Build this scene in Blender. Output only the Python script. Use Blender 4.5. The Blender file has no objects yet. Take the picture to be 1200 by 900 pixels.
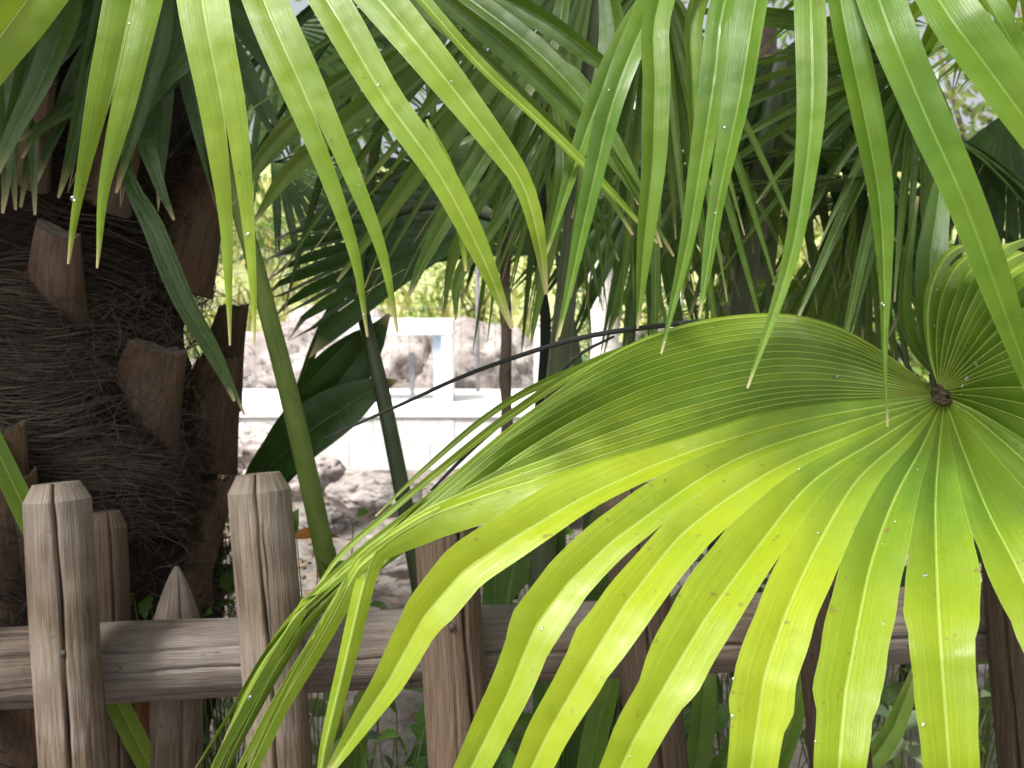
import bpy, math, random
from mathutils import Vector, Matrix, noise
R = math.radians
sc = bpy.context.scene
col = sc.collection
random.seed(7)

# ------------------------------------------------------------------ camera
CAM = Vector((0, 0, 1.25)); PITCH = R(-6); F = 1039.2
FW = Vector((0, math.cos(PITCH), math.sin(PITCH))); RT = Vector((1, 0, 0)); UP = RT.cross(FW)
cd = bpy.data.cameras.new('camera'); co = bpy.data.objects.new('camera', cd); col.objects.link(co)
co.location = CAM; co.rotation_euler = (R(90) + PITCH, 0, 0)
cd.sensor_width = 36; cd.lens = 36 * F / 1200; cd.clip_start = .02; cd.clip_end = 400
cd.dof.use_dof = True; cd.dof.focus_distance = .72; cd.dof.aperture_fstop = 13
sc.camera = co
def P(x, y, d): return CAM + RT * ((x - 600) / F * d) - UP * ((y - 450) / F * d) + FW * d
def V(a, b, c): return (RT * a + UP * b + FW * c).normalized()      # right, up, away
Z = Vector((0, 0, 1))

# ------------------------------------------------------------------ world
w = bpy.data.worlds.new('World'); sc.world = w; w.use_nodes = True
nt = w.node_tree; nt.nodes.clear()
sky = nt.nodes.new('ShaderNodeTexSky'); sky.sky_type = 'NISHITA'; sky.sun_disc = False
SE, SA = 60, 228      # elevation, compass azimuth the sun comes from (0=+Y, clockwise)
sky.sun_elevation = R(SE); sky.sun_rotation = R(SA); sky.dust_density = 6; sky.air_density = 1; sky.ozone_density = 1
bg = nt.nodes.new('ShaderNodeBackground'); bg.inputs[1].default_value = .10
ow = nt.nodes.new('ShaderNodeOutputWorld'); hs = nt.nodes.new('ShaderNodeHueSaturation'); hs.inputs['Saturation'].default_value = .3; hs.inputs['Value'].default_value = 1.15; nt.links.new(sky.outputs[0], hs.inputs['Color']); nt.links.new(hs.outputs[0], bg.inputs[0]); nt.links.new(bg.outputs[0], ow.inputs[0])
sl = bpy.data.lights.new('sun', 'SUN'); sl.energy = 3.6; sl.angle = R(10); sl.color = (1, .97, .92)
so = bpy.data.objects.new('sun', sl); col.objects.link(so)
sdir = Vector((math.sin(R(SA)) * math.cos(R(SE)), math.cos(R(SA)) * math.cos(R(SE)), math.sin(R(SE))))
so.rotation_euler = sdir.to_track_quat('Z', 'Y').to_euler(); so.location = (0, 0, 8)
sc.view_settings.view_transform = 'Standard'; sc.view_settings.look = 'None'
sc.view_settings.exposure = .93; sc.view_settings.gamma = 1
sc.render.engine = 'CYCLES'; sc.cycles.use_denoising = True
sc.cycles.max_bounces = 7; sc.cycles.diffuse_bounces = 4; sc.cycles.transmission_bounces = 4; sc.cycles.glossy_bounces = 2
sc.cycles.sample_clamp_indirect = 6

# ------------------------------------------------------------------ helpers
def tag(o, label=None, cat=None, group=None, kind=None):
    if label: o['label'] = label
    if cat: o['category'] = cat
    if group: o['group'] = group
    if kind: o['kind'] = kind
    return o
def empty(name, loc, label, cat, group=None):
    o = bpy.data.objects.new(name, None); col.objects.link(o); o.location = loc; o.empty_display_size = .1
    return tag(o, label, cat, group)
class MB:
    def __init__(s): s.v = []; s.f = []; s.uv = []; s.c = []; s.m = []
    def vert(s, p, uv=(0, 0), c=(0, 0, .5)):
        s.v.append(tuple(p)); s.uv.append(uv); s.c.append(c); return len(s.v) - 1
    def face(s, idx, m=0): s.f.append(idx); s.m.append(m)
    def build(s, name, mats, parent=None, smooth=True):
        me = bpy.data.meshes.new(name)
        org = Vector((0, 0, 0))
        if s.v:
            n = len(s.v); org = Vector((sum(v[0] for v in s.v) / n, sum(v[1] for v in s.v) / n, sum(v[2] for v in s.v) / n))
        me.from_pydata([(v[0] - org.x, v[1] - org.y, v[2] - org.z) for v in s.v], [], s.f)
        ul = me.uv_layers.new(name='UVMap'); li = []
        for p in me.polygons:
            for vi in p.vertices: li.extend(s.uv[vi])
        ul.data.foreach_set('uv', li)
        ca = me.color_attributes.new('Col', 'FLOAT_COLOR', 'POINT')
        ca.data.foreach_set('color', [x for c in s.c for x in (c[0], c[1], c[2], c[3] if len(c) > 3 else .3)])
        if not isinstance(mats, (list, tuple)): mats = [mats]
        for m in mats: me.materials.append(m)
        me.polygons.foreach_set('material_index', s.m)
        me.polygons.foreach_set('use_smooth', [smooth] * len(s.f))
        me.update()
        o = bpy.data.objects.new(name, me); col.objects.link(o)
        if parent is not None:
            bpy.context.view_layer.update() if False else None
            pw = wloc(parent); o.parent = parent; o.location = org - pw
        else: o.location = org
        return o
def wloc(o):
    p = Vector(o.location)
    while o.parent: o = o.parent; p += o.location
    return p
def crom(pts, n):
    """Catmull-Rom through tuples, n samples evenly spaced by arc length."""
    dim = len(pts[0]); ex = [tuple(2 * pts[0][i] - pts[1][i] for i in range(dim))] + list(pts) + [tuple(2 * pts[-1][i] - pts[-2][i] for i in range(dim))]
    dense = []
    for k in range(1, len(ex) - 2):
        a, b, c, d = ex[k - 1:k + 3]
        for j in range(12):
            t = j / 12
            dense.append(tuple(.5 * (2 * b[i] + (c[i] - a[i]) * t + (2 * a[i] - 5 * b[i] + 4 * c[i] - d[i]) * t * t + (3 * b[i] - a[i] - 3 * c[i] + d[i]) * t ** 3) for i in range(dim)))
    dense.append(tuple(pts[-1]))
    L = [0]
    for k in range(1, len(dense)):
        L.append(L[-1] + math.dist(dense[k][:3], dense[k - 1][:3]))
    out = []; j = 0
    for k in range(n):
        s = L[-1] * k / (n - 1)
        while j < len(L) - 2 and L[j + 1] < s: j += 1
        t = (s - L[j]) / max(1e-9, L[j + 1] - L[j])
        out.append(tuple(dense[j][i] + (dense[j + 1][i] - dense[j][i]) * min(1, t) for i in range(dim)))
    return out
def tangents(p):
    n = len(p)
    return [(p[min(n - 1, k + 1)] - p[max(0, k - 1)]).normalized() for k in range(n)]
def ss(a, b, x):
    t = min(1, max(0, (x - a) / (b - a))); return t * t * (3 - 2 * t)
def ribbon(mb, M, L, Rr, N, g, tone, tip, rnd, arch=.06, mi=0, ribk=20):
    """a folded leaf segment: two half blades meeting at the midrib M, edges at M+L and M+Rr, g opens a cleft at the tip"""
    n = len(M); v = 0; rows = []
    for k in range(n):
        if k: v += (M[k] - M[k - 1]).length
        hl = L[k].length; hr = Rr[k].length
        row = []
        for (off, h, sg) in ((L[k], hl, -1), (Rr[k], hr, 1)):
            r = []
            for u in (1, .66, .33, 0):
                uu = g[k] + (1 - g[k]) * u
                p = M[k] + off * uu + N[k] * (h * arch * 4 * u * (1 - u))
                r.append(mb.vert(p, (.5 + .5 * sg * uu, v), (tone[k], tip[k], rnd, h * ribk)))
            row.append(r)
        rows.append(row)
    for k in range(n - 1):
        for h in (0, 1):
            for j in range(3):
                q = (rows[k][h][j], rows[k][h][j + 1], rows[k + 1][h][j + 1], rows[k + 1][h][j])
                mb.face(q if h == 0 else q[::-1], mi)
def tube(mb, pts, rad, n=8, flat=1.0, mi=0, c=(0, 0, .5), cap=True, up=Z):
    T = tangents(pts); rings = []; v = 0
    for k, p in enumerate(pts):
        if k: v += (pts[k] - pts[k - 1]).length
        a = T[k].cross(up)
        if a.length < .05: a = T[k].cross(Vector((0, 1, 0)))
        a.normalize(); b = a.cross(T[k])
        r = rad[k] if isinstance(rad, (list, tuple)) else rad
        rings.append([mb.vert(p + a * math.cos(2 * math.pi * j / n) * r + b * math.sin(2 * math.pi * j / n) * r * flat, (j / n, v), c) for j in range(n)])
    for k in range(len(pts) - 1):
        for j in range(n):
            mb.face((rings[k][j], rings[k][(j + 1) % n], rings[k + 1][(j + 1) % n], rings[k + 1][j]), mi)
    if cap:
        mb.face(tuple(rings[0][::-1]), mi); mb.face(tuple(rings[-1]), mi)
def box(mb, a, b, mi=0):
    vs = [mb.vert((x, y, z), (x + y, z)) for x in (a[0], b[0]) for y in (a[1], b[1]) for z in (a[2], b[2])]
    for f in ((0, 1, 3, 2), (4, 6, 7, 5), (0, 4, 5, 1), (2, 3, 7, 6), (0, 2, 6, 4), (1, 5, 7, 3)): mb.face(tuple(vs[i] for i in f), mi)

# ------------------------------------------------------------------ materials
def newmat(name):
    m = bpy.data.materials.new(name); m.use_nodes = True; t = m.node_tree; t.nodes.clear()
    return m, t, t.nodes.new('ShaderNodeOutputMaterial')
def nd(t, kind, **kw):
    n = t.nodes.new(kind)
    for k, v in kw.items():
        if k[0] == '_': n.inputs[int(k[1:])].default_value = v
        else: setattr(n, k, v)
    return n
def math_(t, op, a, b=None, clamp=False):
    n = t.nodes.new('ShaderNodeMath'); n.operation = op; n.use_clamp = clamp
    for i, x in enumerate((a, b)):
        if x is None: continue
        if hasattr(x, 'links') or hasattr(x, 'is_output'): t.links.new(x, n.inputs[i])
        else: n.inputs[i].default_value = x
    return n.outputs[0]
def mix(t, f, a, b, blend='MIX'):
    n = t.nodes.new('ShaderNodeMix'); n.data_type = 'RGBA'; n.blend_type = blend
    for i, x in ((0, f), (6, a), (7, b)):
        if hasattr(x, 'is_output'): t.links.new(x, n.inputs[i])
        elif isinstance(x, (int, float)): n.inputs[i].default_value = x
        else: n.inputs[i].default_value = (*x, 1)
    return n.outputs[2]
def mrange(t, x, a, b, c=0, d=1):
    n = t.nodes.new('ShaderNodeMapRange'); t.links.new(x, n.inputs[0])
    for i, v in enumerate((a, b, c, d)): n.inputs[i + 1].default_value = v
    return n.outputs[0]
def ntex(t, vec, scale, detail=4, rough=.55, scl=None):
    if scl:
        mp = t.nodes.new('ShaderNodeMapping'); mp.inputs['Scale'].default_value = scl; t.links.new(vec, mp.inputs[0]); vec = mp.outputs[0]
    n = t.nodes.new('ShaderNodeTexNoise'); n.inputs['Scale'].default_value = scale; n.inputs['Detail'].default_value = detail; n.inputs['Roughness'].default_value = rough
    t.links.new(vec, n.inputs['Vector']); return n.outputs[0]
def bump(t, h, strength=.3, dist=.002, prev=None):
    n = t.nodes.new('ShaderNodeBump'); n.inputs['Strength'].default_value = strength; n.inputs['Distance'].default_value = dist
    t.links.new(h, n.inputs['Height'])
    if prev: t.links.new(prev, n.inputs['Normal'])
    return n.outputs[0]

def leaf_mat(name, green, yellow, rib, transl=.4, rough=.33, veins=70, ribw=.035, trl=1.25, spec=.5):
    m, t, out = newmat(name)
    at = nd(t, 'ShaderNodeAttribute', attribute_name='Col'); sp = nd(t, 'ShaderNodeSeparateColor'); t.links.new(at.outputs[0], sp.inputs[0])
    uv = nd(t, 'ShaderNodeUVMap', uv_map='UVMap'); su = nd(t, 'ShaderNodeSeparateXYZ'); t.links.new(uv.outputs[0], su.inputs[0])
    tc = nd(t, 'ShaderNodeTexCoord')
    big = ntex(t, tc.outputs['Object'], 14, 3)
    tone = math_(t, 'ADD', sp.outputs[0], mrange(t, big, .3, .7, -.25, .25), True)
    c = mix(t, tone, green, yellow)
    # parallel veins
    st = ntex(t, uv.outputs[0], 1, 3, .6, (veins, 5, 1))
    c = mix(t, .5, c, mix(t, mrange(t, st, .35, .65), (.72, .74, .70), (1.18, 1.15, 1.1)), 'MULTIPLY')
    c = mix(t, 1, c, mix(t, sp.outputs[2], (.78, .84, .8), (1.18, 1.1, 1.1)), 'MULTIPLY')
    # brown specks and blemishes
    spk = ntex(t, tc.outputs['Object'], 130, 2)
    c = mix(t, mrange(t, spk, .69, .75, 0, .6), c, (.16, .10, .04))
    blem = ntex(t, tc.outputs['Object'], 26, 5, .7)
    c = mix(t, mrange(t, blem, .62, .78, 0, .4), c, tuple(x * .6 for x in green))
    au = math_(t, 'ABSOLUTE', math_(t, 'SUBTRACT', su.outputs[0], .5))
    rw = math_(t, 'MULTIPLY', math_(t, 'MULTIPLY', au, 2.0), math_(t, 'DIVIDE', at.outputs['Alpha'], 20.0))
    rm = mrange(t, rw, ribw * .012, ribw * .030, 1, 0)
    c = mix(t, math_(t, 'MULTIPLY', rm, .64), c, rib)
    em = mrange(t, au, .485, .5, 0, .35)
    c = mix(t, em, c, rib)
    c = mix(t, sp.outputs[1], c, (.60, .50, .30))
    hgt = math_(t, 'ADD', math_(t, 'MULTIPLY', st, .5), math_(t, 'MULTIPLY', rm, .9))
    wob = ntex(t, tc.outputs['Object'], 22, 2)
    b = bump(t, hgt, .5, .0012); b = bump(t, wob, .28, .012, b)
    pb = nd(t, 'ShaderNodeBsdfPrincipled'); t.links.new(c, pb.inputs['Base Color']); t.links.new(b, pb.inputs['Normal'])
    pb.inputs['Specular IOR Level'].default_value = spec
    rr = ntex(t, tc.outputs['Object'], 45, 3); t.links.new(mrange(t, rr, .3, .7, rough - .08, rough + .18), pb.inputs['Roughness'])
    tr = nd(t, 'ShaderNodeBsdfTranslucent'); t.links.new(mix(t, 1, c, (trl * 1.05, trl, trl * .45), 'MULTIPLY'), tr.inputs[0]); t.links.new(b, tr.inputs['Normal'])
    mx = nd(t, 'ShaderNodeMixShader'); mx.inputs[0].default_value = transl
    t.links.new(pb.outputs[0], mx.inputs[1]); t.links.new(tr.outputs[0], mx.inputs[2]); t.links.new(mx.outputs[0], out.inputs[0])
    return m
M = {}
M['leaf_fan'] = leaf_mat('leaf_fan', (.125, .235, .022), (.255, .345, .014), (.40, .50, .11), .35, .32, spec=.4)
M['leaf_hang'] = leaf_mat('leaf_hanging', (.115, .235, .026), (.255, .375, .030), (.42, .50, .14), .37, .32, spec=.42)
M['leaf_right'] = leaf_mat('leaf_fresh_green', (.08, .175, .016), (.19, .305, .024), (.22, .34, .07), .36, .32, ribw=.026, spec=.42)
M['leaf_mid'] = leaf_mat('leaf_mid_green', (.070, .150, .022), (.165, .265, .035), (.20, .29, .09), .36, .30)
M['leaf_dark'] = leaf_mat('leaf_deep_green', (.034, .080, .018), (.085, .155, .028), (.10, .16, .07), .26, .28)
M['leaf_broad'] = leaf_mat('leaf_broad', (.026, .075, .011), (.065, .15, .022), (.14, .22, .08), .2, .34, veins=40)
M['leaf_pale'] = leaf_mat('leaf_pale', (.16, .27, .055), (.33, .42, .11), (.5, .55, .2), .45, .45, veins=20)
M['leaf_herb'] = leaf_mat('leaf_herb', (.06, .15, .03), (.14, .26, .05), (.2, .3, .1), .35, .4, veins=14)
M['leaf_blue'] = leaf_mat('leaf_greyish', (.14, .22, .12), (.26, .34, .2), (.3, .36, .22), .35, .4, veins=14)
M['leaf_grass'] = leaf_mat('leaf_grass', (.20, .28, .07), (.44, .44, .13), (.4, .42, .16), .4, .5, veins=8)
M['leaf_dry'] = leaf_mat('leaf_dry', (.20, .13, .08), (.38, .24, .12), (.3, .2, .12), .2, .6, veins=14)
M['leaf_orange'] = leaf_mat('leaf_orange', (.42, .16, .04), (.55, .24, .06), (.5, .3, .1), .3, .5, veins=14)

def stem_mat(name, a, b, rough=.42):
    m, t, out = newmat(name); uv = nd(t, 'ShaderNodeUVMap', uv_map='UVMap'); tc = nd(t, 'ShaderNodeTexCoord')
    st = ntex(t, uv.outputs[0], 1, 4, .6, (30, 7, 1)); bl = ntex(t, tc.outputs['Object'], 18, 4)
    c = mix(t, mrange(t, math_(t, 'ADD', math_(t, 'MULTIPLY', st, .5), math_(t, 'MULTIPLY', bl, .5)), .35, .65), a, b)
    sp = ntex(t, tc.outputs['Object'], 90, 2); c = mix(t, mrange(t, sp, .66, .74, 0, .6), c, (.09, .06, .03))
    pb = nd(t, 'ShaderNodeBsdfPrincipled', ); t.links.new(c, pb.inputs['Base Color']); pb.inputs['Roughness'].default_value = rough
    t.links.new(bump(t, st, .4, .001), pb.inputs['Normal']); t.links.new(pb.outputs[0], out.inputs[0]); return m
M['stem'] = stem_mat('petiole_green', (.10, .17, .03), (.20, .28, .06))
M['stem_dark'] = stem_mat('petiole_dark', (.035, .055, .025), (.08, .11, .045))
M['stem_grey'] = stem_mat('petiole_grey', (.06, .09, .045), (.12, .15, .08))
M['stem_black'] = stem_mat('petiole_black', (.006, .009, .008), (.014, .02, .014), .8)
M['hub'] = stem_mat('hastula_brown', (.03, .02, .012), (.10, .075, .035), .7)

def wood_mat(name, a, b, c3, grain=(34, 3.2), rough=.85):
    m, t, out = newmat(name); uv = nd(t, 'ShaderNodeUVMap', uv_map='UVMap'); tc = nd(t, 'ShaderNodeTexCoord')
    mp = nd(t, 'ShaderNodeMapping'); mp.inputs['Scale'].default_value = (grain[0], grain[1], 1)
    wv = ntex(t, tc.outputs['Object'], 5, 3)
    ad = nd(t, 'ShaderNodeVectorMath', operation='MULTIPLY_ADD'); cb = nd(t, 'ShaderNodeCombineXYZ'); t.links.new(wv, cb.inputs[0])
    t.links.new(cb.outputs[0], ad.inputs[0]); ad.inputs[1].default_value = (.16, 0, 0); t.links.new(uv.outputs[0], ad.inputs[2]); t.links.new(ad.outputs[0], mp.inputs[0])
    g = ntex(t, mp.outputs[0], 1, 6, .68)
    fine = ntex(t, uv.outputs[0], 1, 4, .7, (170, 14, 1))
    pat = ntex(t, tc.outputs['Object'], 7, 4)
    obi = nd(t, 'ShaderNodeObjectInfo')
    c = mix(t, mrange(t, g, .32, .68), a, b)
    c = mix(t, mrange(t, pat, .4, .68), c, c3)
    c = mix(t, .8, c, mix(t, mrange(t, fine, .3, .7), (.40, .38, .36), (1.4, 1.4, 1.4)), 'MULTIPLY')
    c = mix(t, mrange(t, g, .30, .36, .85, 0), c, (.022, .016, .012))
    at = nd(t, 'ShaderNodeAttribute', attribute_name='Col'); sp = nd(t, 'ShaderNodeSeparateColor'); t.links.new(at.outputs[0], sp.inputs[0]); c = mix(t, sp.outputs[0], c, (.016, .012, .010))  # crack mask paints the grooves' depth shade, plus some stain, into the colour
    blk = ntex(t, tc.outputs['Object'], 60, 3, .7); c = mix(t, mrange(t, blk, .66, .74, 0, .7), c, (.04, .03, .025))
    c = mix(t, 1, c, mix(t, obi.outputs['Random'], (.92, .90, .88), (1.25, 1.22, 1.18)), 'MULTIPLY')
    pb = nd(t, 'ShaderNodeBsdfPrincipled'); t.links.new(c, pb.inputs['Base Color']); pb.inputs['Roughness'].default_value = rough; pb.inputs['Specular IOR Level'].default_value = .25
    h = math_(t, 'ADD', math_(t, 'MULTIPLY', g, 1.0), math_(t, 'MULTIPLY', fine, .5))
    t.links.new(bump(t, h, .9, .004), pb.inputs['Normal']); t.links.new(pb.outputs[0], out.inputs[0]); return m
M['wood'] = wood_mat('weathered_wood', (.072, .052, .037), (.22, .172, .13), (.30, .268, .235))
M['wood_rail'] = wood_mat('weathered_rail', (.072, .055, .044), (.235, .19, .155), (.255, .235, .22))
M['wood_brown'] = wood_mat('brown_wood', (.065, .045, .032), (.16, .115, .08), (.13, .10, .078))
M['base_brown'] = wood_mat('leaf_base_brown', (.060, .036, .023), (.185, .112, .068), (.13, .10, .078), (26, 3))
M['base_cut'] = wood_mat('leaf_base_cut', (.12, .10, .08), (.24, .205, .165), (.18, .165, .14), (30, 20))
M['base_red'] = wood_mat('leaf_base_reddish', (.22, .08, .04), (.34, .14, .07), (.30, .14, .08), (14, 4))
M['iron'] = stem_mat('nail_iron', (.02, .018, .016), (.06, .05, .045), .6)

def noise_mat(name, a, b, c3=None, scale=6, rough=.9, bs=.5, bd=.02, det=8, scl=None):
    m, t, out = newmat(name); tc = nd(t, 'ShaderNodeTexCoord')
    n1 = ntex(t, tc.outputs['Object'], scale, det, .6, scl); n2 = ntex(t, tc.outputs['Object'], scale * 6, det, .65)
    c = mix(t, mrange(t, n1, .35, .65), a, b)
    if c3: c = mix(t, mrange(t, n2, .52, .68), c, c3)
    pb = nd(t, 'ShaderNodeBsdfPrincipled'); t.links.new(c, pb.inputs['Base Color']); pb.inputs['Roughness'].default_value = rough; pb.inputs['Specular IOR Level'].default_value = .3
    t.links.new(bump(t, math_(t, 'ADD', n1, math_(t, 'MULTIPLY', n2, .4)), bs, bd), pb.inputs['Normal']); t.links.new(pb.outputs[0], out.inputs[0]); return m
M['earth'] = noise_mat('dry_earth', (.12, .104, .088), (.27, .24, .212), (.07, .055, .045), 6, bd=.05)
M['slope'] = noise_mat('grassy_slope', (.28, .32, .12), (.46, .44, .22), (.16, .22, .07), 3)
M['rock'] = noise_mat('pink_rock', (.24, .205, .19), (.52, .465, .44), (.10, .085, .075), 3.5, bd=.05)
M['white'] = noise_mat('white_paint', (.74, .74, .73), (.82, .82, .81), None, 8, .6, .1, .003)
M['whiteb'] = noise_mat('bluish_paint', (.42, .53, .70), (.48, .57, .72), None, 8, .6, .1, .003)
M['block'] = noise_mat('white_blockwork', (.68, .68, .67), (.80, .80, .79), (.60, .58, .56), 7, .85, .3, .004)
M['mortar'] = noise_mat('joint_grey', (.60, .59, .58), (.66, .65, .64), None, 20)
M['birch'] = noise_mat('pale_bark', (.50, .48, .44), (.74, .72, .68), (.18, .15, .12), 5, .8, .5, .01, scl=(1, 1, .35))
M['bark'] = noise_mat('brown_bark', (.10, .075, .055), (.20, .15, .115), (.05, .04, .03), 14, .9, .7, .01, scl=(1, 1, .2))
M['trunk'] = noise_mat('shaggy_trunk', (.018, .012, .009), (.045, .031, .023), (.008, .006, .005), 9, .95, .9, .02)
M['wire'] = noise_mat('grey_wire', (.20, .19, .20), (.28, .27, .28), None, 20, .5)
def fibre_mat():
    m, t, out = newmat('palm_fibre'); at = nd(t, 'ShaderNodeAttribute', attribute_name='Col'); sp = nd(t, 'ShaderNodeSeparateColor'); t.links.new(at.outputs[0], sp.inputs[0])
    c = mix(t, sp.outputs[2], (.015, .010, .007), (.145, .112, .088))
    pb = nd(t, 'ShaderNodeBsdfPrincipled'); t.links.new(c, pb.inputs['Base Color']); pb.inputs['Roughness'].default_value = .7; pb.inputs['Specular IOR Level'].default_value = .3
    t.links.new(pb.outputs[0], out.inputs[0]); return m
M['fibre'] = fibre_mat()
m, t, out = newmat('rain_water'); gl = nd(t, 'ShaderNodeBsdfGlossy'); gl.inputs['Roughness'].default_value = .28; tb = nd(t, 'ShaderNodeBsdfTransparent'); mx = nd(t, 'ShaderNodeMixShader'); mx.inputs[0].default_value = .2; t.links.new(tb.outputs[0], mx.inputs[1]); t.links.new(gl.outputs[0], mx.inputs[2]); t.links.new(mx.outputs[0], out.inputs[0]); M['water'] = m

# ------------------------------------------------------------------ terrain
def hgt(x, y):
    z = 0
    z += .2 * ss(1.3, 3.1, y) + .17 * ss(3.0, 4.2, y) + .16 * ss(4.3, 4.9, y) + .12 * ss(5, 6.5, y)
    if y > 7: z += .30 * (min(y, 17) - 7)
    z += .35 * ss(5.5, 10, y) * noise.noise(Vector((x * .5, y * .5, 0)))
    if 0 < y < 12: z += (.045 * noise.noise(Vector((x * 3, y * 3, 1))) + .02 * noise.noise(Vector((x * 9, y * 9, 1)))) * ss(1.2, 2, y)
    return z
def sheet(name, xs, ys, mat, zoff=0, label=None):
    mb = MB(); idx = [[mb.vert((x, y, hgt(x, y) + zoff)) for x in xs] for y in ys]
    for i in range(len(ys) - 1):
        for j in range(len(xs) - 1): mb.face((idx[i][j], idx[i][j + 1], idx[i + 1][j + 1], idx[i + 1][j]))
    return tag(mb.build(name, mat), label, None, None, 'structure')
xs = [-150, -80, -40, -20, -12, -8] + [-6 + i * .12 for i in range(101)] + [8, 12, 20, 40, 80, 150]
ysg = [-60, -20, -8, -3, -1] + [i * .12 for i in range(0, 56)]
sheet('ground', xs, ysg + [6.8], M['earth'], 0, 'dry stony earth bank with leaf litter behind the fence')
xs2 = [-150, -80, -40, -20, -12] + [-9 + i * .3 for i in range(61)] + [12, 20, 40, 80, 150]
sheet('hillside', xs2, [6.8] + [7 + i * .3 for i in range(40)] + [22, 30, 50, 90, 180], M['slope'], 0, 'yellow green grassy slope rising beyond the boulders')

# leaf litter and twigs (uncountable)
mb = MB(); rg = random.Random(3)
def scrap(mb, p, s, rg, mi=0, ups=.5):
    a = rg.uniform(0, 6.283); d = Vector((math.cos(a), math.sin(a), rg.uniform(-.2, .4))).normalized(); e = Z.cross(d).normalized()
    e = (e + Z * rg.uniform(-ups, ups)).normalized(); c = (rg.random(), 0, rg.random())
    v = [mb.vert(p + d * s * q[0] + e * s * q[1] + Z * s * q[2], (.5 + q[1], q[0]), c) for q in ((-.6, 0, 0), (-.15, -.3, .1), (-.1, 0, 0), (-.15, .3, .12), (.35, -.2, .05), (.35, .2, .1), (.7, 0, .15))]
    for f in ((0, 1, 2), (0, 2, 3), (1, 4, 2), (2, 5, 3), (4, 6, 2), (2, 6, 5)): mb.face(tuple(v[i] for i in f), mi)
for _ in range(3200):
    x = rg.uniform(-2.2, 2.0); y = rg.uniform(1.3, 4.15); s = rg.uniform(.01, .034)
    scrap(mb, Vector((x, y, hgt(x, y) + .008)), s, rg)
for _ in range(160):
    x = rg.uniform(-2, 1.6); y = rg.uniform(1.4, 4.1); a = rg.uniform(0, 6.28); L = rg.uniform(.05, .3); pts = []
    for k in range(5):
        q = k / 4 * L; xx = x + math.cos(a) * q + rg.uniform(-.01, .01); yy = y + math.sin(a) * q; pts.append(Vector((xx, yy, hgt(xx, yy) + .012 + rg.uniform(0, .01))))
    tube(mb, pts, rg.uniform(.0015, .004), 4, c=(.1, 0, .2))
tag(mb.build('leaf_litter', M['leaf_dry'], smooth=False), 'dry brown leaf litter and twigs scattered on the earth', 'leaf litter', None, 'stuff')
mb = MB()
for _ in range(260):
    x = rg.uniform(-2.2, 2.0); y = rg.uniform(1.4, 4.1); s = rg.uniform(.008, .04) * rg.random() ** .5; c0 = Vector((x, y, hgt(x, y)))
    rings = []
    for i in range(1, 4):
        ph = math.pi * i / 4; rings.append([mb.vert(c0 + Vector((math.cos(a) * math.sin(ph), math.sin(a) * math.sin(ph), math.cos(ph) * .6)) * s * rg.uniform(.8, 1.15)) for a in [j * 1.047 for j in range(6)]])
    tp = mb.vert(c0 + Z * s * .6)
    for j in range(6):
        mb.face((tp, rings[0][j], rings[0][(j + 1) % 6]))
        for q in range(2): mb.face((rings[q][j], rings[q + 1][j], rings[q + 1][(j + 1) % 6], rings[q][(j + 1) % 6]))
tag(mb.build('gravel', M['rock'], smooth=False), 'loose pinkish stones on the earth bank', 'stones', None, 'stuff')
# grass on the slope
mb = MB()
for _ in range(9000):
    x = rg.uniform(-6, 7); y = rg.uniform(6.6, 16); h = rg.uniform(.08, .34); a = rg.uniform(0, 6.28)
    if noise.noise(Vector((x * .8, y * .8, 4))) < -.15: continue
    p = Vector((x, y, hgt(x, y) - .01)); s = Vector((math.cos(a), math.sin(a), 0)); ln = Vector((rg.uniform(-.5, .5), rg.uniform(-.5, .5), 0)) * h
    c = (rg.random(), rg.random() * .4, rg.random()); wd = h * .07
    v = [mb.vert(p - s * wd, (0, 0), c), mb.vert(p + s * wd, (1, 0), c), mb.vert(p + Z * h * .6 + ln * .35 + s * wd * .7, (1, .1), c), mb.vert(p + Z * h * .6 + ln * .35 - s * wd * .7, (0, .1), c), mb.vert(p + Z * h * .95 + ln, (.3, .2), c)]
    mb.face((v[0], v[1], v[2], v[3])); mb.face((v[3], v[2], v[4]))
tag(mb.build('grass', M['leaf_grass'], smooth=False), 'yellowish tufts of grass growing over the hillside', 'grass', None, 'stuff')

# ------------------------------------------------------------------ frond builders
def strap(mb, ctrl, fold=.25, twist=0, split=None, gap=.85, tone=(0, 0), tipl=.06, n=26, rnd=None, arch=.06, ntwist=0):
    """leaf segment traced through (x, y, depth, width_px)"""
    cs = crom(ctrl, n); pts = [P(c[0], c[1], c[2]) for c in cs]; T = tangents(pts)
    L = []; Rr = []; N = []; g = []; tn = []; tp = []
    rnd = random.random() if rnd is None else rnd
    for k in range(n):
        f = k / (n - 1); nn = CAM - pts[k]; nn = (nn - T[k] * nn.dot(T[k])).normalized()
        nn = Matrix.Rotation(R(twist + ntwist * f), 3, T[k]) @ nn
        sd = T[k].cross(nn).normalized(); hw = max(.0002, cs[k][3] / 2 / F * cs[k][2]) * (1 + .05 * noise.noise(Vector((f * 9, rnd * 50, 0))))
        L.append(-sd * hw + nn * fold * hw); Rr.append(sd * hw + nn * fold * hw); N.append(nn)
        g.append(0 if split is None else gap * max(0, (f - split) / (1 - split)) ** 1.7)
        tn.append(tone[0] + (tone[1] - tone[0]) * f); tp.append(ss(1 - tipl, 1, f))
    ribbon(mb, pts, L, Rr, N, g, tn, tp, rnd, arch)

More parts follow.
